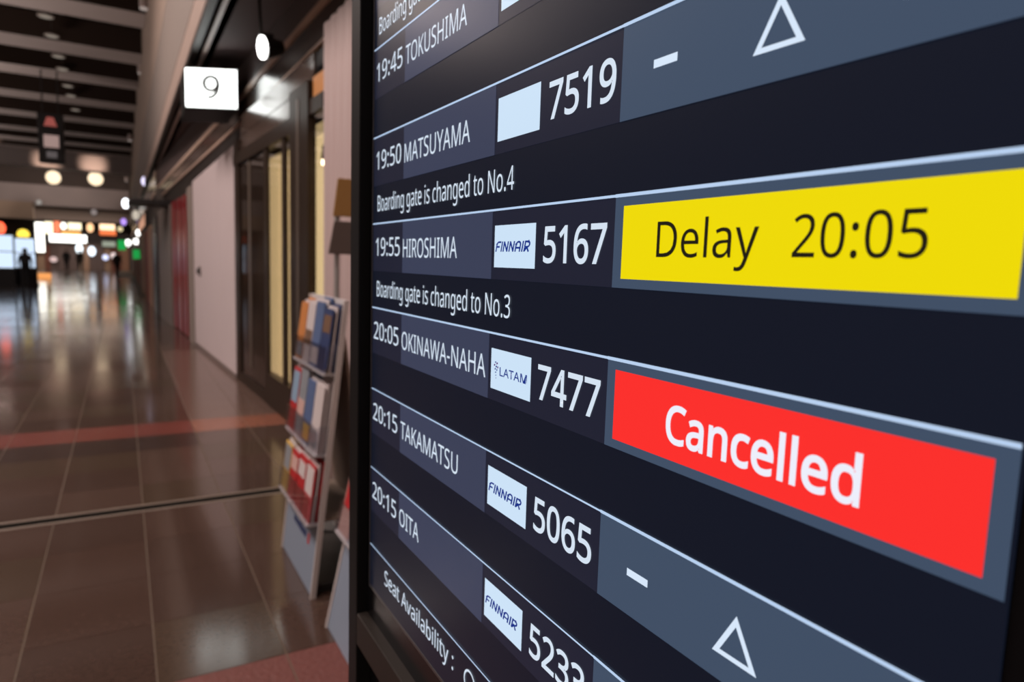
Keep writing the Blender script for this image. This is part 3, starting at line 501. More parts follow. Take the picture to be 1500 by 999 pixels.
SC1 = [(.34, .25, [('red', 'white'), ('red', 'white'), ('red', 'pink'), ('yellow', 'grey')]),
       (.66, .32, [('white', 'grey'), ('blue', 'yellow'), ('grey', 'pink'), ('red', 'sky')]),
       (1.03, .30, [('navy', 'brown'), ('blue', 'white'), ('white', 'brown'), ('orange', 'grey')])]
SC2 = [(.42, .24, [('orange', 'white'), ('yellow', 'brown'), ('sky', 'white'), ('pink', 'red')]),
       (.72, .27, [('brown', 'orange'), ('white', 'navy'), ('grey', 'white'), ('yellow', 'pink')]),
       (1.03, .30, [('white', 'red'), ('navy', 'sky'), ('orange', 'brown'), ('white', 'grey')])]
r1 = rack((.715, 2.98, 0), 'white leaning brochure rack standing clear of the display, its blue-grey base panel fully in view', SC1)
r2 = rack((.715, 2.07, 0), 'white leaning brochure rack mostly hidden behind the display edge', SC2, LEAN=.21)
tier_name = ['lowest', 'middle', 'top']
col_name = {'red': 'red', 'white': 'white', 'blue': 'blue', 'navy': 'dark blue', 'orange': 'orange', 'yellow': 'yellow', 'grey': 'grey', 'brown': 'brown', 'pink': 'pale pink', 'sky': 'light blue'}
pos_name = ['nearest the display', 'second from display', 'third from display', 'farthest from display']
for (r, y0, y1, z0, hh, cs, ti, j, LEAN) in brochures:
    L = r.location
    near = 'half-hidden rack' if r is r2 else 'visible rack'
    b = thing('brochure_stack', '%s and %s brochures, %s tier of %s, %s' % (col_name[cs[0]], col_name[cs[1]], tier_name[ti], near, pos_name[j]), 'brochures', (L.x, L.y, L.z+z0), 'brochures in the racks')
    for q, (dx, dz) in enumerate(((-.052, 0), (-.036, .012), (-.020, .022))):
        bm = bmesh.new(); lean = LEAN+.02
        P = []
        for (z, ) in ((0,), (hh+dz,)):
            for (xx, yy) in ((dx, y0), (dx+.008, y0), (dx+.008, y1), (dx, y1)):
                P.append((xx+LEAN*z0+lean*z, yy, z))
        add_hex(bm, P)
        o = from_bm('brochure', bm, bcol[cs[0]] if q != 1 else bcol['white'], b, shift=False)
        if q == 0:
            bm = bmesh.new(); P = []
            ba, bb = R.choice(((.62, .9), (.3, .55), (.05, .3), (.45, .95), (.7, .8)))
            for z in (hh*ba, hh*bb):
                for (xx, yy) in ((dx-.0015, y0+.01), (dx, y0+.01), (dx, y1-.01), (dx-.0015, y1-.01)):
                    P.append((xx+LEAN*z0+lean*z, yy, z))
            add_hex(bm, P); from_bm('cover_band', bm, bcol[cs[1]], o, shift=False)

# slim stand with two boards
KS = 1.293
def kp(x, y, z): return (x*KS, y*KS, EYE.z+(z-EYE.z)*KS)
t = thing('sign_stand', 'slim grey pole stand with a brown board over a darker board above the racks', 'sign stand', (.805*KS, 2.915*KS, 0))
cyl('pole', mat('pole_grey', (.32, .30, .29), .4), t, (.805*KS, 2.915*KS, .02), (.805*KS, 2.915*KS, 1.86), .016, n=14)
cyl('base_disc', mat('pole_base', (.05, .05, .05), .5), t, (.805*KS, 2.915*KS, 0), (.805*KS, 2.915*KS, .02), .10, n=24)
for nm, m, (a0, b0, a1, b1, z0, z1) in (('upper_board', mat('board_brown', (.32, .17, .045), .5), (.782, .92, .802, .94, 1.735, 1.895)), ('lower_board', mat('board_dark', (.10, .075, .065), .5), (.762, .89, .787, .91, 1.575, 1.715))):
    bm = bmesh.new(); add_hex(bm, [kp(*q) for q in ((a0, 2.89, z0), (b0, 2.89, z0), (b0, 2.90, z0), (a0, 2.90, z0), (a1, 2.89, z1), (b1, 2.89, z1), (b1, 2.90, z1), (a1, 2.90, z1))], .003)
    from_bm(nm, bm, m, t)

# ================================================================== FAR THINGS
def pxat(x, y, Y):
    d = rt2*((x-750)/FPX) + up2*((499.5-y)/FPX) + fw
    return EYE + d*((Y-EYE.y)/d.y)
def lit(name, label, cat, x0, x1, y0, y1, Y, col, s, round_=False, depth=.12, group=None, arm=None):
    if Y >= 69: depth = 70.178-Y
    c = pxat((x0+x1)/2, (y0+y1)/2, Y); a = pxat(x0, y1, Y); b = pxat(x1, y0, Y)
    w2, h2 = abs(b.x-a.x)/2, abs(b.z-a.z)/2
    t = thing(name, label, cat, (c.x, Y, max(0., c.z-h2)), group)
    em = emis('glow_%s_%d' % (name, len(MATS)), col, s)
    dk = mat('far_case', (.03, .027, .026), .5)
    if round_:
        cyl('housing', dk, t, (c.x, Y+.01, c.z), (c.x, Y+depth, c.z), min(w2, h2), n=16)
        bm = bmesh.new(); bmesh.ops.create_uvsphere(bm, u_segments=16, v_segments=8, radius=1)
        bmesh.ops.scale(bm, vec=(w2, .05, h2), verts=bm.verts); bmesh.ops.translate(bm, vec=(c.x, Y, c.z), verts=bm.verts)
        from_bm('lens', bm, em, t)
    else:
        box('housing', dk, t, c.x-w2, c.x+w2, Y+.005, Y+depth, c.z-h2, c.z+h2)
        box('light_face', em, t, c.x-w2, c.x+w2, Y-.01, Y+.005, c.z-h2, c.z+h2)
    if arm: box('arm', dk, t, c.x+w2*.9, .765 if c.z > 3.9 else .825 if c.z > 2.35 else .722, Y+.02, Y+.08, c.z-.03, c.z+.03)
    return t
# information totems with bright screens at the left
def totem(label, px0, px1, yT, Y, split, group):
    a = pxat(px0, 395, Y); b = pxat(px1, yT, Y); x0, x1 = a.x, b.x; zt = b.z; z0 = .80
    t = thing('screen_totem', label, 'display', ((x0+x1)/2, Y, 0), group)
    blk = mat('totem_black', (.010, .012, .016), .3)
    box('cabinet', blk, t, x0-.06, x1+.04, Y+.005, Y+.35, 0, zt+.06, bev=.01)
    em = emis('totem_screen', (.66, .80, 1.0), 1.15)
    zm = (z0+zt)/2
    for (p, q) in ((z0, zm-.02), (zm+.02, zt)):
        box('screen', em, t, x0, x1, Y-.01, Y+.004, p, q)
    box('plinth', mat('totem_plinth', (.006, .006, .008), .5), t, x0-.1, x1+.08, Y-.05, Y+.4, 0, .10)
    return t
totem('tall black totem with bright blue-white screens at the left edge of the frame', -10, 18, 345, 34.5, 370, 'screen totems')
totem('black totem with blue-white screens behind the standing person', 21, 50, 350, 36.0, 370, 'screen totems')
lit('shop_sign', 'round red glowing sign above the totem at the frame edge', 'sign', -8, 8, 325, 343, 34.9, (1, .12, .05), 2.2, True, group='glowing signs')
post_under = lambda t, x, Y, z: cyl('post', mat('post_dark', (.02, .02, .02), .5), t, (x, Y, 0), (x, Y, z), .03, n=10)
post_under([o for o in COL.objects if o.name == 'shop_sign'][0], pxat(0, 334, 34.95).x, 34.95, 2.5)
lit('shop_sign', 'round yellow glowing sign above the screens behind the person', 'sign', 25, 43, 336, 351, 37.5, (1, .72, .08), 1.6, True, group='glowing signs')
post_under([o for o in COL.objects if o.name == 'shop_sign.001'][0], pxat(34, 343, 37.55).x, 37.55, 2.6)
far = [
 ('light_column', 'tall narrow white light column left of the distant shops', 'light', 53, 64, 326, 369, 70, (1, .97, .88), 2.2, 0),
 ('light_panel', 'pale yellow light panel right of the white light column', 'light', 66, 77, 325, 342, 70.2, (1, .90, .62), 1.6, 0),
 ('shop_sign', 'orange-red panel left of the row of pale lights', 'sign', 79.5, 87.5, 324, 341, 70.2, (1, .25, .12), 1.0, 0),
 ('light_panel', 'small round white lamp at the left end of the pale strip', 'light', 89, 97, 326, 336, 70.2, (1, .95, .84), 2.4, 1),
 ('light_panel', 'pale yellow strip over the orange sign', 'light', 99.5, 119, 327, 336, 70.2, (1, .88, .58), 1.5, 0),
 ('shop_sign', 'orange strip sign over the long white light', 'sign', 90, 118, 339, 343.2, 70.2, (1, .48, .12), 1.0, 0),
 ('light_panel', 'long white light strip across the distant shops', 'light', 73, 127, 345, 354, 69.8, (1, .98, .92), 2.4, 0),
 ('shop_sign', 'small peach oval sign right of the pale strip', 'sign', 127, 137, 327, 340, 70, (1, .58, .30), 1.3, 1),
 ('shop_sign', 'peach bar sign at the right of the shop row', 'sign', 146, 168, 329, 336.5, 70, (1, .66, .40), 1.7, 0),
 ('shop_sign', 'orange-red bar under the peach sign', 'sign', 146, 170, 338.5, 344, 70, (1, .22, .07), .9, 0),
 ('light_panel', 'dim cream lamp right of the peach sign', 'light', 172, 180, 332, 339, 70, (.9, .74, .42), .8, 1),
 ('light_panel', 'round bluish white lamp under the long light strip', 'light', 111, 121, 357, 371, 69, (.85, .95, 1), 1.8, 1),
 ('light_panel', 'round pale blue lamp at the middle of the distant floor edge', 'light', 129, 140, 361, 375, 69, (.80, .90, 1), 1.7, 1),
 ('light_panel', 'low lavender lamp right of the pale blue one', 'light', 150, 159, 373, 381, 69, (.68, .72, 1), 1.2, 1),
 ('light_panel', 'low pinkish lamp beside the lavender one', 'light', 162, 172, 370, 379, 69, (1, .80, .78), .8, 1),
 ('light_panel', 'dim pink lamp low at the foot of the light column', 'light', 73, 84, 376, 384, 69, (1, .72, .68), .6, 1),
 ('shop_sign', 'dull grey-green panel under the peach signs', 'sign', 150, 169, 354, 361, 69, (.42, .46, .36), .6, 0),
 ('exit_sign', 'green glowing exit light left of the round white lamp', 'sign', 173, 184, 352, 366, 52, (.01, .30, .06), 1.0, 0),
 ('light_panel', 'round white lamp right of the upper green light', 'light', 183, 192, 351, 361, 56, (1, 1, .95), 2.4, 1),
 ('light_panel', 'upper white lamp of the pair near the right wall shops', 'light', 199, 207, 336, 346, 38, (1, .97, .92), 2.4, 1),
 ('light_panel', 'lower white lamp of the pair near the right wall shops', 'light', 195, 204, 349, 358, 38, (1, .97, .92), 2.2, 1),
 ('exit_sign', 'green glowing exit light low by the right wall shops', 'sign', 195, 205, 366, 379, 36, (.01, .26, .05), 1.0, 0),
 ('light_panel', 'bright white lamp high beside the end of the upper wall', 'light', 179, 189, 291, 305, 50, (.92, .95, 1), 3.2, 1),
 ('light_panel', 'small purple lamp under the bright white one', 'light', 177, 185, 320, 330, 50, (.42, .26, .80), 1.2, 1),
 ('counter_light', 'orange lit counter low in front of the light column', 'light', 50, 75, 400, 411, 46, (1, .40, .12), .8, 0),
]
for (nm, lb, ct, x0, x1, y0, y1, Y, col, s, rd) in far:
    t = lit(nm, lb, ct, x0, x1, y0, y1, 69.9 if Y > 68 else Y, col, s*1.25, bool(rd), group='distant lights at the end of the hall', arm=.85 if 30 < Y < 65 and nm != 'counter_light' else None)
    if nm == 'counter_light':
        a_ = pxat(x0, 405, Y); b_ = pxat(x1, 405, Y)
        box('counter', mat('counter_wood', (.10, .045, .025), .5), t, a_.x, b_.x, Y+.01, Y+.5, 0, a_.z-.1)
lit('bulkhead_lamp', 'small dim lamp on the far grey bulkhead, left one', 'lamp', 53, 61, 293, 300, 65.85, (.75, .68, .62), .45, True, depth=.15, group='dim lamps on the far bulkhead')
lit('bulkhead_lamp', 'small dim lamp below the far grey bulkhead, right one', 'lamp', 133, 142, 307, 315, 67.85, (.62, .52, .50), .40, True, depth=.15, group='dim lamps on the far bulkhead')
t = thing('wall_sign', 'long peach glowing sign along the distant right hand shops', 'sign', (.76, 31, 2.5))
box('sign_case', mat('far_case', (.03, .027, .026), .5), t, .74, .82, 27, 36, 2.50, 2.98)
box('light_face', emis('peach_face', (1, .50, .32), .55), t, .73, .74, 27.05, 35.95, 2.54, 2.94)
# soft lamps under the soffit and lamps on the upper wall
for i, (x0, x1, y0, y1, Y, col, s, lb) in enumerate([
  (207, 217, 259, 272, 27, (.80, .74, 1), 1.5, 'lavender white lamp under the soffit left of the far fascia'),
  (226, 233, 238, 256, 22, (1, .90, .62), .9, 'yellowish lamp under the soffit nearest the number sign'),
  (203, 211, 290, 304, 34, (1, .90, .72), .9, 'cream lamp under the soffit above the black header bar'),
  (194, 203, 308, 322, 42, (1, .88, .72), .6, 'faint cream lamp where soffit and upper wall meet')]):
    lit('soffit_lamp', lb, 'lamp', x0, x1, y0, y1, Y, col, s, True, group='lamps under the far soffit')
for i, (x, y, Y, lb) in enumerate([(210, 2, 20.6, 'pale wall lamp at the top edge of the upper wall'), (206, 100, 28.5, 'faint wall lamp halfway down the upper wall edge'), (190, 201, 44, 'pale wall lamp beside the hanging black sign'), (185, 262, 62, 'pale wall lamp at the far end of the upper wall')]):
    p = pxat(x, y, Y); t = thing('wall_lamp', lb, 'lamp', (p.x, Y, p.z), 'lamps on the edge of the upper wall')
    cyl('lamp_body', mat('wl_body', (.55, .45, .42), .5), t, (p.x, Y, p.z-.16), (p.x, Y, p.z+.16), .10, n=14)
    cyl('lamp_cap', emis('wl_glow', (1, .82, .74), .35), t, (p.x, Y, p.z-.20), (p.x, Y, p.z-.16), .09, n=14)
    box('arm', mat('wl_arm', (.1, .08, .08), .5), t, p.x, UX+.01, Y-.03, Y+.03, p.z+.02, p.z+.08)
# ceiling downlights in one line, each in its coffer or beam
for i, (Yd, zz) in enumerate([(23.4, 8.72), (25.35, 8.72), (27.8, 8.72), (29.6, 8.72), (32.4, 8.72), (34.3, 8.72), (37.5, 8.72)]):
    k = (zz-EYE.z)/(8-EYE.z); Y = Yd; x = -1.57*1.04
    p = Vector((x, Y, 8.0))
    nm = ['nearest', 'second', 'third', 'fourth', 'fifth', 'sixth', 'farthest'][i]
    t = thing('ceiling_downlight', 'small round ceiling downlight, %s of the line in the dark coffers' % nm, 'lamp', (x, Y, 7.95), 'ceiling downlights in a line')
    cyl('trim_ring', mat('ring', (.30, .25, .22), .5), t, (x, Y, 7.97), (x, Y, 8.0), .20, n=18)
    cyl('lens', emis('dl_lens', (1, .85, .70), .22), t, (x, Y, 7.955), (x, Y, 7.97), .15, n=18)
    cyl('drop_tube', mat('ring2', (.05, .04, .035), .5), t, (x, Y, 8.0), (x, Y, 8.75), .012, n=8)
# two bright round lamps below the far bulkhead
for (x, y, lb) in ((78, 260, 'left of two round warm lamps below the far bulkhead'), (140, 262, 'right of two round warm lamps below the far bulkhead')):
    t = lit('round_lamp', lb, 'lamp', x-11, x+11, y-9, y+9, 60, (1, .78, .52), 1.5, True, depth=.3, group='round lamps below the far bulkhead')
    p = pxat(x, y, 60)
    cyl('rod', mat('rod', (.04, .035, .03), .5), t, (p.x, 60.15, p.z+.4), (p.x, 60.15, 8.745), .03, n=8)
    lamp('bulkhead_spot', 'SPOT', (p.x, 53.9, 7.0), 260, (1, .72, .56), .1, rot=(math.radians(105), 0, 0), spot=1.1, blend=.9)
# black hanging sign with a pale pictogram panel
Y = 30.0
a = pxat(57, 237, Y); b = pxat(92, 168, Y); zf = lambda py: pxat(75, py, Y).z
t = thing('hanging_sign', 'black hanging box sign with a red mark and pale panel below the ceiling', 'sign', ((a.x+b.x)/2, Y, b.z))
sb = mat('hang_black', (.010, .008, .009), .5)
box('sign_box', sb, t, a.x, b.x, Y, Y+.5, a.z, b.z, bev=.02)
box('pale_panel', emis('hs_pale', (.62, .42, .38), .55), t, a.x+.17, b.x-.15, Y-.02, Y, zf(216), zf(198))
box('grey_panel', emis('hs_grey', (.20, .17, .17), .5), t, a.x+.24, b.x-.22, Y-.02, Y, zf(231), zf(222))
bm = bmesh.new(); cx = (a.x+b.x)/2
v = [bm.verts.new(q) for q in ((cx-.20, Y-.02, zf(185)), (cx+.20, Y-.02, zf(185)), (cx+.10, Y-.02, zf(172)), (cx-.10, Y-.02, zf(172)))]
f = bm.faces.new(v); g = bmesh.ops.extrude_face_region(bm, geom=[f]); bmesh.ops.translate(bm, vec=(0, .02, 0), verts=[q for q in g['geom'] if isinstance(q, bmesh.types.BMVert)])
from_bm('red_mark', bm, emis('hs_red', (.50, .12, .10), .6), t)
for x in (a.x+.15, b.x-.15): cyl('hanger', sb, t, (x, Y+.25, b.z), (x, Y+.25, 8.75), .025, n=8)

# ================================================================== PEOPLE
def person(label, loc, rot, h=1.62, top=(.02, .02, .025), legs=(.015, .015, .02), stride=.12, bag=False):
    k = h/1.70
    V = {'pel': (0, 0, .95), 'sp': (0, .0, 1.18), 'ch': (0, .0, 1.38), 'nk': (0, .01, 1.49), 'hd': (0, -.01, 1.58), 'cr': (0, -.005, 1.66),
         'sl': (-.17, 0, 1.41), 'el': (-.23, .03, 1.13), 'wl': (-.21, -.08, .90), 'hl': (-.20, -.10, .82),
         'sr': (.17, 0, 1.41), 'er': (.24, .03, 1.13), 'wr': (.22, -.10, .90), 'hr': (.21, -.12, .82),
         'tl': (-.09, 0, .90), 'kl': (-.10, -stride*.6, .50), 'al': (-.10, -stride*.3, .09), 'fl': (-.11, -stride*.3-.16, .035),
         'tr': (.09, 0, .90), 'kr': (.10, stride*.2, .50), 'ar': (.10, stride, .09), 'fr': (.11, stride-.16, .035)}
    rad = dict(pel=(.15, .11), sp=(.13, .10), ch=(.16, .11), nk=(.055, .055), hd=(.082, .10), cr=(.075, .085), sl=(.06, .06), el=(.045, .045), wl=(.03, .03), hl=(.035, .022),
               sr=(.06, .06), er=(.045, .045), wr=(.03, .03), hr=(.035, .022), tl=(.085, .085), kl=(.06, .06), al=(.042, .042), fl=(.04, .03), tr=(.085, .085), kr=(.06, .06), ar=(.042, .042), fr=(.04, .03))
    E = [('pel', 'sp'), ('sp', 'ch'), ('ch', 'nk'), ('nk', 'hd'), ('hd', 'cr'), ('ch', 'sl'), ('sl', 'el'), ('el', 'wl'), ('wl', 'hl'), ('ch', 'sr'), ('sr', 'er'), ('er', 'wr'), ('wr', 'hr'),
         ('pel', 'tl'), ('tl', 'kl'), ('kl', 'al'), ('al', 'fl'), ('pel', 'tr'), ('tr', 'kr'), ('kr', 'ar'), ('ar', 'fr')]
    names = list(V); me = bpy.data.meshes.new('skeleton')
    me.from_pydata([tuple(c*k for c in V[n]) for n in names], [(names.index(a), names.index(b)) for a, b in E], [])
    o = bpy.data.objects.new('skeleton', me); COL.objects.link(o)
    md = o.modifiers.new('s', 'SKIN')
    for i, n in enumerate(names): me.skin_vertices[0].data[i].radius = tuple(q*k for q in rad[n]); me.skin_vertices[0].data[i].use_root = (n == 'pel')
    o.modifiers.new('u', 'SUBSURF').levels = 2
    bpy.context.view_layer.update()
    ev = o.evaluated_get(bpy.context.evaluated_depsgraph_get()); m2 = bpy.data.meshes.new_from_object(ev)
    COL.objects.unlink(o); bpy.data.objects.remove(o)
    m2.materials.clear()
    for nm, c in (('skin', (.30, .17, .12)), ('top', top), ('legs', legs), ('shoe', (.008, .008, .008))): m2.materials.append(mat('p_%s_%s' % (nm, label[:14]), c, .7))
    for p in m2.polygons:
        z = p.center.z/k; p.use_smooth = True
        p.material_index = 3 if z < .08 else 2 if z < .93 and abs(p.center.x) < .18*k else 0 if (z > 1.49 or (z < .9 and abs(p.center.x) > .16*k)) else 1
    t = thing('person', label, 'person', loc)
    b = link('body', m2, t)
    bm = bmesh.new(); bmesh.ops.create_uvsphere(bm, u_segments=16, v_segments=10, radius=.105*k)
    bmesh.ops.scale(bm, vec=(.92, 1.05, .95), verts=bm.verts); bmesh.ops.translate(bm, vec=(0, .02*k, 1.635*k), verts=bm.verts)
    bmesh.ops.delete(bm, geom=[v_ for v_ in bm.verts if v_.co.y < -.045*k and v_.co.z < 1.68*k], context='VERTS')
    from_bm('hair', bm, mat('hair', (.01, .008, .007), .6), t, shift=False, smooth=True)
    if bag:
        bm = bmesh.new(); add_box(bm, -.15*k, .15*k, .11*k, .25*k, 1.02*k, 1.42*k, .03)
        from_bm('backpack', bm, mat('bag', (.02, .02, .022), .7), t, shift=False)
    t.rotation_euler = (0, 0, rot)
    return t
p = pxat(38, 420, 33.0); person('person in dark clothes standing in front of the bright blue-white screens', (p.x, 33.2, 0), math.pi, 1.60, bag=True)
p = pxat(172, 400, 48.0); person('distant person in dark clothes walking near the right hand shops', (p.x, 48, 0), .4, 1.62, stride=.2)
p = pxat(118, 400, 58.0); person('distant person in a rusty brown coat in the middle of the hall', (p.x, 58, 0), math.pi, 1.64, top=(.13, .05, .035), legs=(.04, .025, .02))
p = pxat(98, 400, 62.0); person('distant person in a grey-brown coat left of the rusty brown coat', (p.x, 62, 0), .2, 1.66, top=(.16, .12, .10), legs=(.03, .03, .04))

# ================================================================== DEPARTURE DISPLAY
BX = .285; H = EYE.z
board = thing('departure_display', 'large black free-standing flight departure screen filling the right of the photo', 'display', (.33, .45, 0))
frm = mat('frame_black', (.010, .010, .011), .5, spec=.12)
frm_g = mat('frame_glossy', (.005, .005, .006), .22, spec=.15)
FX = .272; YF0, YF1 = .880, .918; YN = .015
ZT = H+.98; ZL0, ZL1 = H-.538, H-.492
box('stile', frm, board, FX, .36, YF0, YF1, .05, ZT+.05, bev=.0012)
box('stile', frm, board, FX+.004, .36, YN, .085, .05, ZT+.05, bev=.0012)
box('top_rail', frm, board, FX, .36, .085, YF0, ZT, ZT+.05, bev=.001)
box('ledge', mat('ledge', (.020, .016, .014), .5, spec=.2), board, FX, .36, .085, YF0, ZL0, ZL1, bev=.0015)
box('lower_panel', frm_g, board, .292, .30, .085, YF0, .06, ZL0, bev=0)
box('back_cover', frm, board, .36, .40, YN+.01, YF1-.01, .05, ZT+.04, bev=.002)
box('plinth', frm, board, .22, .50, YN-.02, YF1+.02, 0, .05, bev=.004)
box('bezel', frm_g, board, BX+.0015, .30, .085, YF0, ZL1, ZT)
box('bezel_lip', mat('lip', (.05, .048, .05), .3), board, BX-.0006, BX+.0016, .8608, .8640, H-.444, H+.94)
box('bezel_lip', MATS['lip'], board, BX-.0006, BX+.0016, .112, .8640, H-.4468, H-.4436)
base_m = mat('screen_base', (.003, .003, .004), .30, emit=(.0046, .0072, .0160), es=1., spec=.18)
screen = box('screen_panel', base_m, board, BX, BX+.0015, .1135, .8606, H-.4434, H+.94)
def sm(name, col): return mat('scr_'+name, (.003, .003, .004), .30, emit=col, spec=.18)
S_band = sm('band', (.0125, .0145, .030)); S_dest = sm('dest', (.040, .049, .092)); S_stat = sm('stat', (.050, .077, .128)); S_sym = sm('symbol', (.68, .80, .96))
S_line = sm('line', (.48, .63, .86)); S_text = sm('text', (.66, .76, .88)); S_logo = sm('logo', (.60, .76, .93))
S_yel = sm('yellow', (.86, .70, .0)); S_red = sm('red', (.97, .028, .024)); S_ink = sm('ink', (.012, .010, .004)); S_navy = sm('navy', (.008, .030, .24))
S_white = sm('white', (.85, .86, .97)); S_mag = sm('magenta', (.10, .02, .16))
E0 = .00025
def quad(name, m, y0, y1, z0, z1, lv=1, **kw):
    """y0 = left (far) edge, y1 = right (near) edge; z relative to the eye"""
    bm = bmesh.new(); x = BX-E0*lv
    bm.faces.new([bm.verts.new(p) for p in ((x, y1, H+z0), (x, y0, H+z0), (x, y0, H+z1), (x, y1, H+z1))])
    me = bpy.data.meshes.new(name)
    bmesh.ops.translate(bm, vec=-origin(screen), verts=bm.verts); bm.to_mesh(me); bm.free(); me.materials.append(m)
    return link(name, me, screen, **kw)
def flat_mesh(name, polys, m, y0, sy, zb_, sz, lv, shear=0., bold=0., **kw):
    """closed outlines in font units -> filled flat mesh on the screen"""
    cu = bpy.data.curves.new('c', 'CURVE'); cu.dimensions = '2D'; cu.fill_mode = 'BOTH'
    for P in polys:
        s = cu.splines.new('POLY'); s.points.add(len(P)-1); s.use_cyclic_u = True
        for q, (a, b) in zip(s.points, P): q.co = (a/1000., b/1000., 0, 1)
    cu.offset = bold
    o = bpy.data.objects.new('c', cu); COL.objects.link(o); bpy.context.view_layer.update()
    me = bpy.data.meshes.new_from_object(o.evaluated_get(bpy.context.evaluated_depsgraph_get()))
    COL.objects.unlink(o); bpy.data.objects.remove(o); bpy.data.curves.remove(cu)
    me.name = name; x = BX-E0*lv; O = origin(screen)
    for v in me.vertices:
        a, b = v.co.x*1000, v.co.y*1000
        v.co = Vector((x, y0-(a+shear*b)*sy, H+zb_+b*sz))-O
    me.materials.clear(); me.materials.append(m)
    return link(name, me, screen, **kw)
def text(name, body, y0, y1, z0, z1, m, lv=3, bold=0., tight=0, **kw):
    """cap height from z0 to z1, ink from y0 (left) to y1 (right)"""
    x = 0; polys = []
    for ch in body:
        g = GLYPHS[ch]
        for P in g[1:]: polys.append([(P[i]+x, P[i+1]) for i in range(0, len(P), 2)])
        x += g[0]-tight
    xs = [a for P in polys for a, b in P]; x0, x1 = min(xs), max(xs)
    polys = [[(a-x0, b) for a, b in P] for P in polys]
    return flat_mesh(name, polys, m, y0, (y0-y1)/(x1-x0), z0, (z1-z0)/1000., lv, bold=bold, **kw)
def stroke_poly(pts, w):
    """mitred outline of an open polyline"""
    L = []; Rr = []
    for i, p in enumerate(pts):
        p = Vector(p)
        d0 = (p-Vector(pts[i-1])).normalized() if i else None
        d1 = (Vector(pts[i+1])-p).normalized() if i < len(pts)-1 else None
        if d0 is None: d0 = d1
        if d1 is None: d1 = d0
        n0 = Vector((-d0.y, d0.x)); n1 = Vector((-d1.y, d1.x)); n = (n0+n1)
        n = n.normalized() if n.length > 1e-6 else n0
        k = 1/max(.45, n.dot(n0)); L.append(tuple(p+n*w/2*k)); Rr.append(tuple(p-n*w/2*k))
    return L+Rr[::-1]
# slanted lettering of the blue airline tiles
def arc(cx, cy, rx, ry, a0, a1, n=6): return [(cx+rx*math.cos(math.radians(a0+(a1-a0)*i/n)), cy+ry*math.sin(math.radians(a0+(a1-a0)*i/n))) for i in range(n+1)]
def fin_polys():
    W = 175; out = []
    def put(x, strokes):
        for s in strokes: out.append([(a+x, b) for a, b in stroke_poly(s, W)])
    F = [[(65, 0), (65, 700)]+arc(330, 700, 265, 235, 180, 90)+[(640, 935)], [(60, 480), (520, 480)]]
    I = [[(65, 0), (65, 1000)]]
    N = [[(65, 0), (65, 1000)], [(65, 930), (600, 70)], [(600, 0), (600, 1000)]]
    A = [[(65, 0), (65, 640)]+arc(360, 640, 295, 295, 180, 0)+[(655, 0)], [(65, 370), (655, 370)]]
    Rl = [[(65, 0), (65, 935), (400, 935)]+arc(400, 690, 245, 245, 90, -90)+[(65, 445)], [(330, 445), (640, 0)]]
    x = 0
    for g, wd in ((F, 700), (I, 240), (N, 790), (N, 790), (A, 840), (I, 240), (Rl, 700)):
        put(x, g); x += wd+60
    return out, x
def airline_tile(i, kind):
    z = row(i)
    quad('airline_tile', S_logo, .5262, .4582, z-.0497, z-.0135, 2)
    if kind == 'slant':
        P, wd = fin_polys(); sh = .22; span = .5235-.4640
        for q in P:
            flat_mesh('tile_letter', [q], S_navy, .5238, span/(wd+sh*1000), z-.0362, .0088/1000, 3, shear=sh, label='dark blue slanted letter stroke')
    if kind == 'dots':
        text('tile_lettering', 'LATAM', .5095, .4638, z-.0362, z-.0288, S_navy, bold=.018, tight=-30)
        # small faceted mark made of stacked slivers
        for k, (ya, yb, za, zb2, m) in enumerate([(.5185, .5165, -.0245, -.0262, S_navy), (.5160, .5135, -.0250, -.0272, S_mag), (.5205, .5180, -.0270, -.0290, S_mag), (.5172, .5148, -.0280, -.0300, S_navy), (.5145, .5122, -.0285, -.0305, S_mag),
                                                (.5190, .5165, -.0305, -.0322, S_navy), (.5160, .5138, -.0312, -.0328, S_navy), (.5180, .5160, -.0335, -.0350, S_navy), (.5172, .5158, -.0362, -.0376, S_navy), (.5168, .5156, -.0388, -.0398, S_mag)]):
            flat_mesh('tile_mark', [[(0, 0), (1000, 250), (1000, 1000), (0, 750)]], m, ya, (ya-yb)/1000, z+zb2, (za-zb2)/1000, 3)
def row(i): return .37118-.10779*i
YL, YD, YE, YS, YR = .8580, .7520, .5312, .3592, .1146
TX = dict(
 T1=('19:45', .8490, .7595), D1=('TOKUSHIMA', .7490, .5922),
 T2=('19:50', .8475, .7600), D2=('MATSUYAMA', .7490, .5800), N2=('7519', .4449, .3653),
 T3=('19:55', .8470, .7608), D3=('HIROSHIMA', .7497, .6030), N3=('5167', .4453, .3675),
 T4=('20:05', .8515, .7612), D4=('OKINAWA-NAHA', .7500, .5364), N4=('7477', .4465, .3666),
 T5=('20:15', .8515, .7615), D5=('TAKAMATSU', .7495, .5900), N5=('5065', .4454, .3683),
 T6=('20:15', .8515, .7615), D6=('OITA', .7500, .6880), N6=('5233', .4448, .3690))
LT = .0011
for i in range(-4, 8):
    z = row(i)
    if z+LT > .93: continue
    lt = .0009 if i < 5 else .0007
    quad('row_line', S_line, YL, YS, z-lt, z+lt, 4)
    quad('row_line', S_line, YS, YR, z-LT, z+LT, 4)
for i in range(-4, 7):
    z = row(i)
    quad('row_band', S_band, YL, YS, z-.0602, z-LT, 1)
    if i >= 0:
        quad('destination_cell', S_dest, YD, YE, z-.0602, z-LT, 2)
        quad('status_cell', S_stat, YS, YR, z-.0602, z-LT, 2)
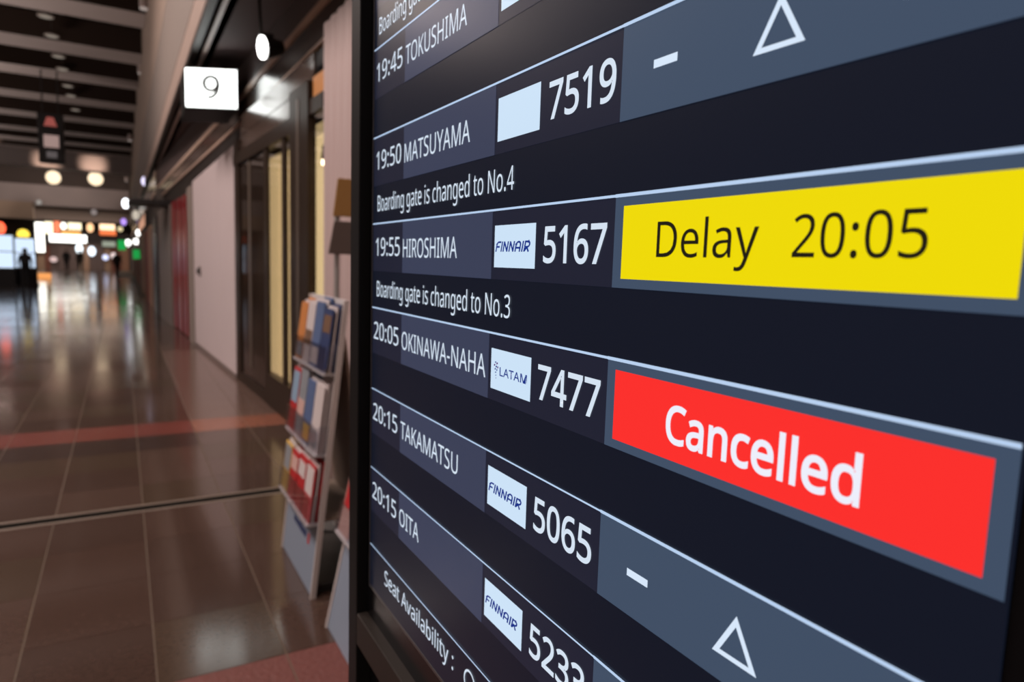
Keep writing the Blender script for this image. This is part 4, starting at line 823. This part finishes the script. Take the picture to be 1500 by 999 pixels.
for i in range(1, 7):
    z = row(i)
    b, a0, a1 = TX['T%d' % i]; text('time_text', b, a0, a1, z-.0405, z-.0183, S_text)
    b, a0, a1 = TX['D%d' % i]; text('destination_text', b, a0, a1, z-.0421, z-.0213, S_text)
    if 'N%d' % i in TX:
        b, a0, a1 = TX['N%d' % i]; text('flight_number_text', b, a0, a1, z-.0443, z-.0175, S_text, bold=.022)
for i, k in ((1, ''), (2, ''), (3, 'slant'), (4, 'dots'), (5, 'slant'), (6, 'slant')): airline_tile(i, k)
for i, b in ((0, 'Boarding gate is changed to'), (2, 'Boarding gate is changed to No.4'), (3, 'Boarding gate is changed to No.3')):
    z = row(i); text('note_text', b, .8415, .8415-(.3465 if 'No' in b else .288), z-.0925, z-.0728, S_text)
# seat symbols: dash, triangle, circle
def symbols(i):
    z = row(i)
    quad('dash_symbol', S_sym, .3285, .3082, z-.0335, z-.0285, 3)
    T = [(.2370, -.0178), (.2525, -.0447), (.2215, -.0447)]
    def tri(k):
        cy = sum(p[0] for p in T)/3; cz = sum(p[1] for p in T)/3-.0006
        return [((p[0]-cy)*k+cy, (p[1]-cz)*k+cz) for p in T]
    def units(Q): return [((.26-y)*1e6, (zz+.05)*1e6) for y, zz in Q]
    flat_mesh('triangle_symbol', [units(tri(1.0)), units(tri(.66))], S_sym, .26, 1e-6, z-.05, 1e-6, 3)
    if i != 5:
        C = lambda r: [((.17+r*math.cos(t_/16*math.pi)), (-.0262+r*math.sin(t_/16*math.pi))) for t_ in range(32)]
        flat_mesh('circle_symbol', [units(C(.0150)), units(C(.0122))], S_sym, .26, 1e-6, z-.05, 1e-6, 3)
symbols(2); symbols(5)
# delayed flight: yellow box, cancelled flight: red box
z = row(3)
quad('delay_box', S_yel, .3502, .1216, z-.0541, z-.0069, 3)
text('delay_text', 'Delay', .3166, .2401, z-.0398, z-.0184, S_ink, 5)
text('delay_text', '20:05', .2195, .1553, z-.0394, z-.0190, S_ink, 5)
z = row(4)
quad('cancelled_box', S_red, .3505, .1227, z-.0541, z-.0069, 3)
text('cancelled_text', 'Cancelled', .2990, .1746, z-.0428, z-.0205, S_white, 5, bold=.030)
# footer
text('footer_text', 'Seat Availability :', .8000, .5895, -.4170, -.3972, S_text)
uc = lambda r: [((.02+r*math.cos(t_/16*math.pi))*1e6, (.02+r*math.sin(t_/16*math.pi))*1e6) for t_ in range(32)]
flat_mesh('circle_symbol', [uc(.0125), uc(.0102)], S_text, .5720, 1e-6, -.4285, 1e-6, 3)
# the figure on the number sign
g = GLYPHS['9']; sign = [o for o in COL.objects if o.name == 'number_sign'][0]
EOF_MARK = 1
bm = bmesh.new()
pts = arc(0, .32, .30, .34, 0, 180, 12)+arc(0, .32, .30, .34, 180, 360, 12)[1:]
nine = [(x_, z_+.42) for x_, z_ in pts]
tail = [(.30, .74)]+[(.30-.02*(k/8)**2-.44*(k/8)**2.2, .74-.68*math.sin(k/8*math.pi/2)) for k in range(1, 9)]
for P, wdt in ((nine, .19), (tail, .17)):
    for a_, b_ in zip(P[:-1], P[1:]):
        q = stroke_poly([a_, b_], wdt)
        vs = []
        for (u_, v_) in q:
            c_ = (SA+SB)/2+SX*(.0+u_*.27)-SN*.015; vs.append((c_.x, c_.y, 3.375+v_*.235))
        vv = [bm.verts.new(c_) for c_ in vs]; bm.faces.new(vv)
from_bm('number_nine', bm, mat('nine_ink', (.01, .01, .01), .5), sign)
